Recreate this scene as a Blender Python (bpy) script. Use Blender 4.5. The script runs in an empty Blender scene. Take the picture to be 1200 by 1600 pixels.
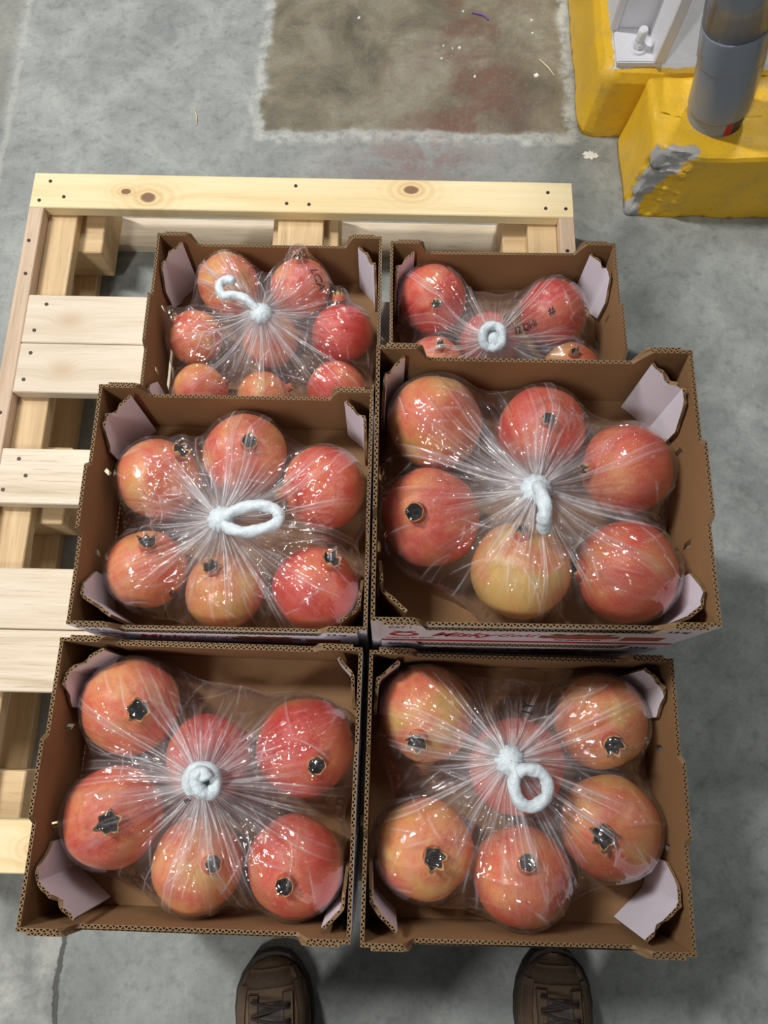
import bpy, bmesh, math, random
import numpy as np
from mathutils import Vector, Matrix, Quaternion

# ------------------------------------------------------------------ camera, world, lights
S = bpy.context.scene
COL = S.collection
ZP = 0.14                      # pallet top above the floor
CAMZ = 1.27295
FPX = 1200.43
TH, ROLL = math.radians(73.4694), math.radians(-0.6453)
_fw = Vector((0, math.cos(TH), -math.sin(TH)))
_rt = Vector((1, 0, 0))
_dn = _fw.cross(_rt)
_r2 = _rt * math.cos(ROLL) + _dn * math.sin(ROLL)
_d2 = _dn * math.cos(ROLL) - _rt * math.sin(ROLL)
cam_data = bpy.data.cameras.new('camera')
cam = bpy.data.objects.new('camera', cam_data)
COL.objects.link(cam)
cam_data.sensor_fit = 'VERTICAL'
cam_data.sensor_height = 36.0
cam_data.lens = FPX / 1600 * 36.0
cam_data.clip_start = 0.01
R3 = Matrix((_r2, -_d2, -_fw)).transposed()
cam.matrix_world = Matrix.Translation((0, 0, CAMZ)) @ R3.to_4x4()
S.camera = cam

S.view_settings.view_transform = 'Standard'
S.view_settings.look = 'None'
S.view_settings.gamma = 1.0
S.view_settings.use_curve_mapping = False
S.view_settings.exposure = -0.12
try:
    S.cycles.transparent_max_bounces = 24
    S.cycles.max_bounces = 8
    S.cycles.use_denoising = True
except Exception:
    pass

world = bpy.data.worlds.new('hall_light')
S.world = world
world.use_nodes = True
world.node_tree.nodes['Background'].inputs['Color'].default_value = (0.93, 0.97, 1.0, 1)
world.node_tree.nodes['Background'].inputs['Strength'].default_value = 0.09


def lamp(name, loc, target, power, sx, sy, color=(1, 0.985, 0.96)):
    d = bpy.data.lights.new(name, 'AREA')
    d.shape = 'RECTANGLE'; d.size = sx; d.size_y = sy
    d.energy = power; d.color = color
    o = bpy.data.objects.new(name, d)
    COL.objects.link(o)
    o.location = loc
    o.rotation_euler = (Vector(target) - Vector(loc)).to_track_quat('-Z', 'Y').to_euler()
    return o


# rows of strip lamps under the hall roof
lamp('hall_lamp_west', (-2.5, 1.7, 4.3), (0, 0.6, 0), 205, 0.26, 1.2)
lamp('hall_lamp_southwest', (-1.9, -2.5, 4.4), (0, 0.4, 0), 105, 0.26, 1.2)
lamp('hall_lamp_north', (0.7, 3.2, 4.4), (0, 0.6, 0), 85, 0.30, 1.2)
lamp('hall_lamp_east', (3.2, 2.4, 4.4), (0, 0.6, 0), 6, 0.30, 1.2)

# ------------------------------------------------------------------ helpers


def ray_to(px, py, z):
    d = _fw * FPX + _r2 * (px - 600) + _d2 * (py - 800)
    t = (CAMZ - z) / -d.z
    return Vector((d.x * t, d.y * t, z))


def link(o, parent=None):
    COL.objects.link(o)
    if parent is not None:
        o.parent = parent
    return o


def mesh_obj(name, verts, faces, mats, parent=None, mi=None, smooth=False):
    me = bpy.data.meshes.new(name)
    me.from_pydata([tuple(v) for v in verts], [], faces)
    for m in (mats if isinstance(mats, (list, tuple)) else [mats]):
        me.materials.append(m)
    if mi is not None:
        me.polygons.foreach_set('material_index', mi)
    if smooth:
        me.polygons.foreach_set('use_smooth', [True] * len(me.polygons))
    me.update()
    return link(bpy.data.objects.new(name, me), parent)


def bm_obj(name, bm, mats, parent=None, smooth=False):
    me = bpy.data.meshes.new(name)
    bm.normal_update()
    bm.to_mesh(me); bm.free()
    for m in (mats if isinstance(mats, (list, tuple)) else [mats]):
        me.materials.append(m)
    if smooth:
        me.polygons.foreach_set('use_smooth', [True] * len(me.polygons))
    return link(bpy.data.objects.new(name, me), parent)


def thing(name, label, cat, loc=(0, 0, 0), rz=0.0, group=None):
    o = bpy.data.objects.new(name, None)
    o.empty_display_size = 0.05
    link(o)
    o.location = loc
    o.rotation_euler = (0, 0, rz)
    tag(o, label, cat, group)
    return o


def tag(o, label, cat, group=None):
    o['label'] = label
    o['category'] = cat
    if group:
        o['group'] = group


def tube_mesh(path, radii, n=12, twist=0.0, ridges=0, ridge_amp=0.0, cap=True, closed=False):
    """verts and faces of a tube along a list of points"""
    pts = [Vector(p) for p in path]
    m = len(pts)
    vs, fs = [], []
    up = Vector((0, 0, 1))
    prev = None
    for i, p in enumerate(pts):
        if closed:
            t = (pts[(i + 1) % m] - pts[i - 1]).normalized()
        else:
            t = (pts[min(i + 1, m - 1)] - pts[max(i - 1, 0)]).normalized()
        if prev is None:
            a = t.cross(up)
            if a.length < 1e-3:
                a = t.cross(Vector((0, 1, 0)))
            a.normalize()
        else:
            a = (prev - t * prev.dot(t)).normalized()
        prev = a
        b = t.cross(a)
        r = radii[i] if hasattr(radii, '__len__') else radii
        for k in range(n):
            ang = 2 * math.pi * k / n
            rr = r * (1 + ridge_amp * math.cos(ridges * (ang) + twist * i))
            vs.append(p + (a * math.cos(ang) + b * math.sin(ang)) * rr)
    last = m if closed else m - 1
    for i in range(last):
        j = (i + 1) % m
        for k in range(n):
            k2 = (k + 1) % n
            fs.append((i * n + k, i * n + k2, j * n + k2, j * n + k))
    if cap and not closed:
        fs.append(tuple(range(n))[::-1])
        fs.append(tuple((m - 1) * n + k for k in range(n)))
    return vs, fs


def smooth_path(pts, k=8, closed=False):
    """Catmull-Rom through the points"""
    P = [Vector(p) for p in pts]
    n = len(P)
    out = []
    segs = n if closed else n - 1
    for i in range(segs):
        g = (lambda q: P[q % n]) if closed else (lambda q: P[max(0, min(n - 1, q))])
        p0, p1, p2, p3 = g(i - 1), g(i), g(i + 1), g(i + 2)
        for s in range(k):
            t = s / k
            out.append(0.5 * ((2 * p1) + (p2 - p0) * t + (2 * p0 - 5 * p1 + 4 * p2 - p3) * t * t
                              + (3 * p1 - p0 - 3 * p2 + p3) * t ** 3))
    if not closed:
        out.append(P[-1])
    return out


# ------------------------------------------------------------------ node helpers
def lin(r, g, b):
    def c(v):
        v /= 255.0
        return v / 12.92 if v <= 0.04045 else ((v + 0.055) / 1.055) ** 2.4
    return (c(r), c(g), c(b), 1.0)


class Mat:
    def __init__(s, name):
        s.m = bpy.data.materials.new(name)
        s.m.use_nodes = True
        s.t = s.m.node_tree
        s.bsdf = s.t.nodes['Principled BSDF']
        s.out = s.t.nodes['Material Output']

    def n(s, typ, ins=None, out=0, **props):
        nd = s.t.nodes.new(typ)
        for k, v in props.items():
            setattr(nd, k, v)
        for k, v in (ins or {}).items():
            s.set(nd.inputs[k], v)
        return nd.outputs[out] if out is not None else nd

    def set(s, sock, v):
        if isinstance(v, bpy.types.NodeSocket):
            s.t.links.new(v, sock)
        else:
            sock.default_value = v

    def math(s, op, a, b=0.0, c=None, clamp=False):
        nd = s.t.nodes.new('ShaderNodeMath')
        nd.operation = op; nd.use_clamp = clamp
        s.set(nd.inputs[0], a); s.set(nd.inputs[1], b)
        if c is not None:
            s.set(nd.inputs[2], c)
        return nd.outputs[0]

    def mix(s, fac, a, b, blend='MIX'):
        nd = s.t.nodes.new('ShaderNodeMix')
        nd.data_type = 'RGBA'; nd.blend_type = blend
        s.set(nd.inputs[0], fac); s.set(nd.inputs[6], a); s.set(nd.inputs[7], b)
        return nd.outputs[2]

    def ramp(s, fac, stops):
        nd = s.t.nodes.new('ShaderNodeValToRGB')
        el = nd.color_ramp.elements
        while len(el) < len(stops):
            el.new(0.5)
        for e, (p, c) in zip(el, stops):
            e.position = p
            e.color = c if hasattr(c, '__len__') else (c, c, c, 1)
        s.set(nd.inputs[0], fac)
        return nd.outputs[0]

    def sstep(s, v, a, b):
        nd = s.t.nodes.new('ShaderNodeMapRange')
        nd.interpolation_type = 'SMOOTHSTEP'
        s.set(nd.inputs[0], v); nd.inputs[1].default_value = a; nd.inputs[2].default_value = b
        return nd.outputs[0]

    def obj(s):
        return s.n('ShaderNodeTexCoord', out=3)

    def map(s, vec, scale=(1, 1, 1), loc=(0, 0, 0)):
        return s.n('ShaderNodeMapping', {'Vector': vec, 'Scale': scale, 'Location': loc})

    def noise(s, vec, scale, detail=4, rough=0.55, dist=0.0):
        return s.n('ShaderNodeTexNoise', {'Vector': vec, 'Scale': scale, 'Detail': detail, 'Roughness': rough, 'Distortion': dist})

    def bump(s, h, strength=0.3, dist=0.002):
        return s.n('ShaderNodeBump', {'Height': h, 'Strength': strength, 'Distance': dist})

    def fin(s, color=None, rough=None, normal=None, **kw):
        if color is not None:
            s.set(s.bsdf.inputs['Base Color'], color)
        if rough is not None:
            s.set(s.bsdf.inputs['Roughness'], rough)
        if normal is not None:
            s.set(s.bsdf.inputs['Normal'], normal)
        for k, v in kw.items():
            s.set(s.bsdf.inputs[k], v)
        return s.m


def plain(name, col, rough=0.6, var=0.12, scale=60, bump=0.1, **kw):
    M = Mat(name)
    v = M.obj()
    nz = M.noise(v, scale)
    c2 = tuple(x * (1 - var * 2) for x in col[:3]) + (1,)
    return M.fin(M.mix(nz, c2, tuple(min(1, x * (1 + var)) for x in col[:3]) + (1,)), rough, M.bump(nz, bump, 0.001), **kw)


def shift_by_object(M, v):
    """move a texture by a random amount per object so that repeats differ"""
    rnd = M.n('ShaderNodeObjectInfo', out=5)
    k = M.math('MULTIPLY', rnd, 37.0)
    off = M.n('ShaderNodeCombineXYZ', {0: k, 1: M.math('MULTIPLY', rnd, 11.0), 2: M.math('MULTIPLY', rnd, 5.0)})
    return M.n('ShaderNodeVectorMath', {0: v, 1: off}, operation='ADD'), rnd


def wood(name, light, mid, dark, knots=(), fleck=0.5, rough=0.62, soft=False):
    """boards are modelled with their length along local X"""
    M = Mat(name)
    v0 = M.obj()
    v, rnd = shift_by_object(M, v0)
    warp = v
    kmask = None
    bend = None
    for (kx, ky, kr) in knots:
        d = M.n('ShaderNodeVectorMath', {0: M.map(v0, (1 / (kr * 1.5), 1 / kr, 0), (-kx / (kr * 1.5), -ky / kr, 0))}, out=1, operation='LENGTH')
        nzd = M.noise(v0, 60, 2)
        d = M.math('ADD', d, M.math('MULTIPLY', M.math('SUBTRACT', nzd, 0.5), 0.5))
        halo = M.math('POWER', 2.718, M.math('MULTIPLY', M.math('MULTIPLY', d, d), -0.10))
        core = M.math('SUBTRACT', 1.0, M.sstep(d, 0.75, 1.15))
        ring = M.math('MULTIPLY', halo, M.math('ADD', 0.5, M.math('MULTIPLY', 0.5, M.math('SINE', M.math('MULTIPLY', d, 5.0)))))
        km = (halo, core, ring)
        kmask = km if kmask is None else tuple(M.math('MAXIMUM', a, b) for a, b in zip(kmask, km))
    if kmask:
        warp = M.n('ShaderNodeVectorMath', {0: v, 1: M.n('ShaderNodeCombineXYZ', {1: M.math('MULTIPLY', kmask[0], 0.02)})}, operation='ADD')
    g1 = M.noise(M.map(warp, (1.6, 26, 26)), 1.6, 5, 0.6, 0.6)
    g2 = M.noise(M.map(warp, (14, 330, 330)), 1.0, 3, 0.7)
    g3 = M.noise(M.map(v, (3, 6, 6)), 1.5, 2)
    c = M.ramp(g1, [(0.28, dark), (0.5, mid), (0.72, light)])
    c = M.mix(M.math('MULTIPLY', M.sstep(g2, 0.52, 0.72), fleck), c, tuple(x * 0.62 for x in dark[:3]) + (1,))
    c = M.mix(M.math('MULTIPLY', M.sstep(g3, 0.4, 0.75), 0.3), c, mid)
    c = M.mix(M.math('MULTIPLY', rnd, 0.35), c, tuple(x * 0.85 for x in mid[:3]) + (1,))
    if kmask:
        if soft:
            c = M.mix(M.math('MULTIPLY', kmask[0], M.math('MULTIPLY', g1, 0.9)), c, lin(172, 134, 92))
            return M.fin(c, rough, M.bump(M.math('ADD', g2, g1), 0.25, 0.0008))
        c = M.mix(M.math('MULTIPLY', kmask[0], 0.45), c, lin(222, 186, 120))
        c = M.mix(M.math('MULTIPLY', kmask[2], 0.4), c, lin(170, 120, 66))
        c = M.mix(M.math('MULTIPLY', kmask[1], 0.9), c, lin(112, 76, 52))
    return M.fin(c, rough, M.bump(M.math('ADD', g2, g1), 0.25, 0.0008))


W_PINE = wood('pine_wood', lin(240, 224, 186), lin(232, 212, 166), lin(216, 188, 132), knots=((0.165, -0.036, 0.006), (0.205, -0.048, 0.010), (0.665, -0.022, 0.009)), fleck=0.12)
W_PALE = wood('pale_wood', lin(228, 215, 194), lin(214, 198, 174), lin(184, 164, 134), fleck=0.6)
W_STAIN = wood('stained_pale_wood', lin(228, 216, 196), lin(215, 200, 177), lin(186, 167, 138), knots=((0.075, -0.048, 0.0055),), fleck=0.42, soft=True)
W_RAIL = wood('pinkish_wood', lin(224, 200, 178), lin(206, 180, 154), lin(176, 148, 120), fleck=0.5)
W_WARM = wood('warm_wood', lin(222, 194, 152), lin(206, 176, 132), lin(176, 144, 102), fleck=0.45)

NAIL = plain('nail_metal', lin(62, 50, 42), 0.5, 0.3, 400, 0.2, Metallic=0.6)


def kraft_mat(name, a, b):
    M = Mat(name)
    v, rnd = shift_by_object(M, M.obj())
    n1 = M.noise(v, 9, 4)
    n2 = M.noise(M.map(v, (60, 60, 600)), 1.0, 3)
    flute = M.n('ShaderNodeTexWave', {'Vector': v, 'Scale': 48.0, 'Distortion': 0.5, 'Detail': 1.0}, out=1, wave_type='BANDS', bands_direction='DIAGONAL')
    c = M.mix(n1, a, b)
    c = M.mix(M.math('MULTIPLY', M.sstep(n2, 0.55, 0.8), 0.25), c, tuple(x * 0.6 for x in a[:3]) + (1,))
    return M.fin(c, 0.8, M.bump(M.math('ADD', M.math('MULTIPLY', flute, 0.25), n2), 0.12, 0.0006))


KRAFT = kraft_mat('kraft_board', lin(128, 95, 61), lin(153, 116, 77))
EDGE = kraft_mat('kraft_cut_edge', lin(112, 88, 60), lin(150, 121, 86))
WHITE = plain('white_print_liner', lin(226, 220, 226), 0.55, 0.04, 25, 0.08)
LILAC = plain('white_flap_liner', lin(228, 223, 234), 0.6, 0.05, 18, 0.1)
RED_INK = plain('red_ink', lin(176, 38, 44), 0.5, 0.05)
GREEN_INK = plain('green_ink', lin(70, 100, 62), 0.5, 0.1)
ORANGE_INK = plain('orange_ink', lin(160, 74, 34), 0.5, 0.2, 300)
BLACK_INK = plain('black_ink', lin(48, 48, 54), 0.5, 0.05)
FRUIT_INK = plain('fruit_ink', lin(168, 78, 58), 0.5, 0.35, 160)


# ------------------------------------------------------------------ floor
def floor_material():
    M = Mat('worn_concrete')
    v = M.obj()
    sep = M.n('ShaderNodeSeparateXYZ', {0: v}, out=None)
    X, Y = sep.outputs[0], sep.outputs[1]
    big = M.noise(v, 2.2, 6, 0.6, 0.4)
    mid = M.noise(v, 9, 6, 0.65, 0.8)
    fine = M.noise(v, 160, 3, 0.6)
    wob = M.noise(v, 14, 5, 0.65)
    wob2 = M.noise(M.map(v, (1, 1, 1), (5.3, 2.1, 0)), 22, 5, 0.7)
    w = lambda k, q: M.math('MULTIPLY', M.math('SUBTRACT', q, 0.5), k)
    base = M.ramp(M.math('ADD', M.math('MULTIPLY', big, 0.55), M.math('MULTIPLY', mid, 0.45)),
                  [(0.34, lin(108, 112, 109)), (0.5, lin(138, 142, 139)), (0.66, lin(168, 171, 167))])
    veins = M.math('SUBTRACT', 1.0, M.sstep(M.math('ABSOLUTE', M.math('SUBTRACT', M.noise(v, 5.5, 5, 0.6, 1.2), 0.5)), 0.0, 0.05))
    base = M.mix(M.math('MULTIPLY', veins, 0.13), base, lin(176, 178, 172))
    # the old repair: a brownish patch with a pale ragged grout lip
    wob3 = M.noise(v, 4.5, 4, 0.6)
    dx0 = M.math('SUBTRACT', M.math('ADD', M.math('ADD', X, w(0.04, wob)), w(0.07, wob3)), -0.255)
    dx1 = M.math('SUBTRACT', 0.366, M.math('ADD', X, w(0.04, wob2)))
    dy0 = M.math('SUBTRACT', M.math('ADD', M.math('ADD', Y, w(0.05, wob2)), w(0.07, wob3)), 1.178)
    inside = M.math('MINIMUM', M.math('MINIMUM', dx0, dx1), dy0)
    patch = M.sstep(inside, -0.002, 0.006)
    pc = M.ramp(M.noise(v, 6, 6, 0.65, 0.6), [(0.32, lin(80, 74, 58)), (0.5, lin(118, 110, 90)), (0.68, lin(142, 138, 122))])
    rx = M.math('SUBTRACT', X, M.math('ADD', 0.17, M.math('MULTIPLY', M.math('SUBTRACT', Y, 1.3), 0.15)))
    rust = M.math('MULTIPLY', M.math('POWER', 2.718, M.math('MULTIPLY', M.math('MULTIPLY', rx, rx), -75.0)), M.sstep(M.noise(v, 7, 5, 0.6, 0.5), 0.38, 0.60))
    pc = M.mix(M.math('MULTIPLY', rust, 0.9), pc, lin(98, 58, 42))
    dark = M.sstep(M.noise(M.map(v, (1, 1, 1), (1.7, 0.4, 0)), 13, 4), 0.62, 0.72)
    pc = M.mix(M.math('MULTIPLY', dark, 0.5), pc, lin(70, 58, 48))
    c = M.mix(patch, base, pc)
    lip = M.math('MULTIPLY', M.math('SUBTRACT', 1.0, M.sstep(M.math('ABSOLUTE', M.math('ADD', inside, 0.008)), 0.003, 0.022)), M.sstep(wob2, 0.36, 0.60))
    c = M.mix(M.math('MULTIPLY', lip, 0.7), c, lin(188, 188, 180))
    # reddish stain below the patch
    sx = M.math('MULTIPLY', M.math('SUBTRACT', X, 0.06), 6.5)
    sy = M.math('MULTIPLY', M.math('SUBTRACT', Y, 1.11), 16.0)
    st = M.math('MULTIPLY', M.math('POWER', 2.718, M.math('MULTIPLY', M.math('ADD', M.math('MULTIPLY', sx, sx), M.math('MULTIPLY', sy, sy)), -1.0)), M.sstep(mid, 0.36, 0.56))
    c = M.mix(M.math('MULTIPLY', st, 0.75), c, lin(112, 78, 72))
    # joint at far left, slab edges in the near left corner
    jx = M.math('ABSOLUTE', M.math('SUBTRACT', M.math('ADD', X, w(0.02, wob)), -0.772))
    joint = M.math('MULTIPLY', M.math('SUBTRACT', 1.0, M.sstep(jx, 0.002, 0.010)), M.sstep(Y, 0.2, 0.5))
    c = M.mix(M.math('MULTIPLY', joint, 0.55), c, lin(172, 172, 164))
    far = M.math('SUBTRACT', 1.0, M.sstep(X, -0.80, -0.775))
    c = M.mix(M.math('MULTIPLY', far, 0.5), c, lin(118, 112, 100))
    kx = M.math('SUBTRACT', M.math('ADD', X, w(0.03, wob)), -0.468)
    ky = M.math('SUBTRACT', M.math('ADD', Y, w(0.02, wob2)), -0.10)
    crack = M.math('MULTIPLY', M.math('SUBTRACT', 1.0, M.sstep(M.math('ABSOLUTE', kx), 0.0015, 0.005)), M.math('SUBTRACT', 1.0, M.sstep(ky, -0.03, 0.0)))
    slab = M.math('MULTIPLY', M.math('SUBTRACT', 1.0, M.sstep(kx, -0.004, 0.004)), M.math('SUBTRACT', 1.0, M.sstep(ky, -0.03, 0.0)))
    c = M.mix(M.math('MULTIPLY', slab, 0.75), c, M.ramp(mid, [(0.35, lin(116, 118, 114)), (0.65, lin(176, 176, 170))]))
    c = M.mix(M.math('MULTIPLY', crack, 0.85), c, lin(48, 46, 40))
    # fine cracks, speckle and pale splashes
    grain = M.noise(v, 45, 5, 0.7)
    c = M.mix(M.math('MULTIPLY', M.sstep(grain, 0.47, 0.70), 0.38), c, lin(84, 88, 86))
    c = M.mix(M.math('MULTIPLY', M.sstep(fine, 0.55, 0.75), 0.25), c, lin(80, 82, 80))
    c = M.mix(M.math('MULTIPLY', M.sstep(fine, 0.44, 0.24), 0.15), c, lin(196, 196, 190))
    h = M.math('ADD', M.math('ADD', M.math('MULTIPLY', fine, 0.25), mid), M.math('SUBTRACT', M.math('MULTIPLY', lip, 0.7), M.math('MULTIPLY', crack, 2.0)))
    rough = M.math('ADD', 0.42, M.math('MULTIPLY', mid, 0.3))
    return M.fin(c, rough, M.bump(h, 0.35, 0.003))


def build_floor():
    # a grid so that the concrete can be very slightly uneven
    n = 40
    vs = [((i / n - 0.5) * 12, (j / n - 0.5) * 12 + 1, 0) for j in range(n + 1) for i in range(n + 1)]
    fs = [(j * (n + 1) + i, j * (n + 1) + i + 1, (j + 1) * (n + 1) + i + 1, (j + 1) * (n + 1) + i) for j in range(n) for i in range(n)]
    o = mesh_obj('floor', vs, fs, floor_material())
    o['kind'] = 'structure'


build_floor()


# ------------------------------------------------------------------ column, plinths, drain pipe
def painted(name, col, chip, amount=0.66, rough=0.45, region=None, second=None):
    M = Mat(name)
    v = M.obj()
    n1 = M.noise(v, 30, 6, 0.65, 0.3)
    n2 = M.noise(v, 7, 5, 0.6, 0.6)
    n3 = M.noise(v, 200, 3)
    n4 = M.noise(M.map(v, (1, 1, 1), (3, 7, 1)), 18, 6, 0.7)
    c = M.mix(n2, tuple(x * 0.82 for x in col[:3]) + (1,), col)
    c = M.mix(M.math('MULTIPLY', M.sstep(n2, 0.55, 0.75), 0.35), c, tuple(x * 0.6 + 0.12 for x in col[:3]) + (1,))
    c = M.mix(M.math('MULTIPLY', M.sstep(n4, 0.48, 0.70), 0.45), c, tuple(x * 0.5 + 0.07 for x in col[:3]) + (1,))
    c = M.mix(M.math('MULTIPLY', M.sstep(n3, 0.62, 0.72), 0.4), c, tuple(x * 0.35 for x in col[:3]) + (1,))
    chips = M.sstep(M.math('ADD', M.math('MULTIPLY', n1, 0.7), M.math('MULTIPLY', n2, 0.3)), amount, amount + 0.02)
    c = M.mix(chips, c, chip)
    if region:
        m = region(M, v)
        c = M.mix(m, c, M.mix(n1, tuple(x * 0.7 for x in second[:3]) + (1,), second))
        chips = M.math('ADD', chips, m)
    return M.fin(c, rough, M.bump(M.math('SUBTRACT', M.math('ADD', n1, M.math('MULTIPLY', n3, 0.2)), chips), 0.5, 0.003))


YELLOW = painted('yellow_paint', lin(236, 190, 40), lin(150, 146, 140), 0.645)


def white_top(M, v):
    q = M.n('ShaderNodeSeparateXYZ', {0: v}, out=None)
    w = M.math('MULTIPLY', M.math('SUBTRACT', M.noise(v, 45, 4, 0.6), 0.5), 0.016)
    a = M.math('MINIMUM', M.math('SUBTRACT', q.outputs[0], 0.416), M.math('SUBTRACT', q.outputs[1], 1.196))
    return M.math('MULTIPLY', M.sstep(M.math('ADD', a, w), -0.0005, 0.0005), M.sstep(q.outputs[2], 0.138, 0.141))


def broken_corner(M, v):
    q = M.n('ShaderNodeSeparateXYZ', {0: v}, out=None)
    w = M.math('ADD', M.math('MULTIPLY', M.math('SUBTRACT', M.noise(v, 40, 5, 0.7), 0.5), 0.045), M.math('MULTIPLY', M.math('SUBTRACT', M.noise(v, 160, 3, 0.7), 0.5), 0.012))
    zz = M.math('DIVIDE', q.outputs[2], 0.157)
    edge = M.math('ADD', 0.492, M.math('MULTIPLY', M.math('MULTIPLY', zz, zz), 0.058))
    a = M.math('SUBTRACT', M.math('ADD', edge, w), q.outputs[0])
    b = M.math('SUBTRACT', 1.014, M.math('ADD', q.outputs[1], w))
    return M.math('MULTIPLY', M.sstep(a, 0.0, 0.0015), M.sstep(b, 0.0, 0.0015))


YELLOW_RIM = painted('yellow_paint_white_top', lin(232, 184, 40), lin(150, 146, 140), 0.665, region=white_top, second=lin(222, 222, 222))
YELLOW_BROKEN = painted('yellow_paint_broken_corner', lin(232, 184, 40), lin(150, 146, 140), 0.64, region=broken_corner, second=lin(176, 174, 172))
BROKEN = plain('broken_concrete', lin(158, 156, 152), 0.9, 0.3, 90, 1.0)
WPAINT = painted('white_paint', lin(220, 220, 220), lin(150, 140, 128), 0.72)
SPAINT = plain('white_steel_paint', lin(216, 216, 220), 0.35, 0.04, 30, 0.1)


def block_mesh(x0, x1, y0, y1, h, ch, seed, jit=0.003, flat_back=True, taper=0.012, seg=0.025):
    """a cast block with chamfered, hand-troweled edges; returns bmesh"""
    rnd = random.Random(seed)
    bm = bmesh.new()
    bmesh.ops.create_cube(bm, size=1.0)
    for v in bm.verts:
        top = v.co.z > 0
        v.co.x = (x0 if v.co.x < 0 else x1)
        v.co.y = (y0 if v.co.y < 0 else y1)
        v.co.z = h if top else 0
    edges = [e for e in bm.edges if sum(1 for v in e.verts if v.co.z > 0) >= 1]
    bmesh.ops.bevel(bm, geom=edges, offset=ch, segments=2, affect='EDGES', profile=0.5)
    bmesh.ops.triangulate(bm, faces=bm.faces[:])
    for _ in range(6):
        long = [e for e in bm.edges if e.calc_length() > seg]
        if not long:
            break
        bmesh.ops.subdivide_edges(bm, edges=long, cuts=1)
        bmesh.ops.triangulate(bm, faces=bm.faces[:])
    from mathutils import noise as mn
    for v in bm.verts:
        k = mn.noise_vector(v.co * 14 + Vector((seed, 0, 0)))
        v.co.x += k.x * jit
        v.co.y += k.y * jit
        if v.co.z > 0.001:
            v.co.z += k.z * jit
            f = v.co.z / h
            v.co.x += (taper * f if v.co.x < (x0 + x1) / 2 else 0)
            v.co.y += (taper * 0.4 * f if v.co.y < (y0 + y1) / 2 else 0)
    return bm


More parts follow.
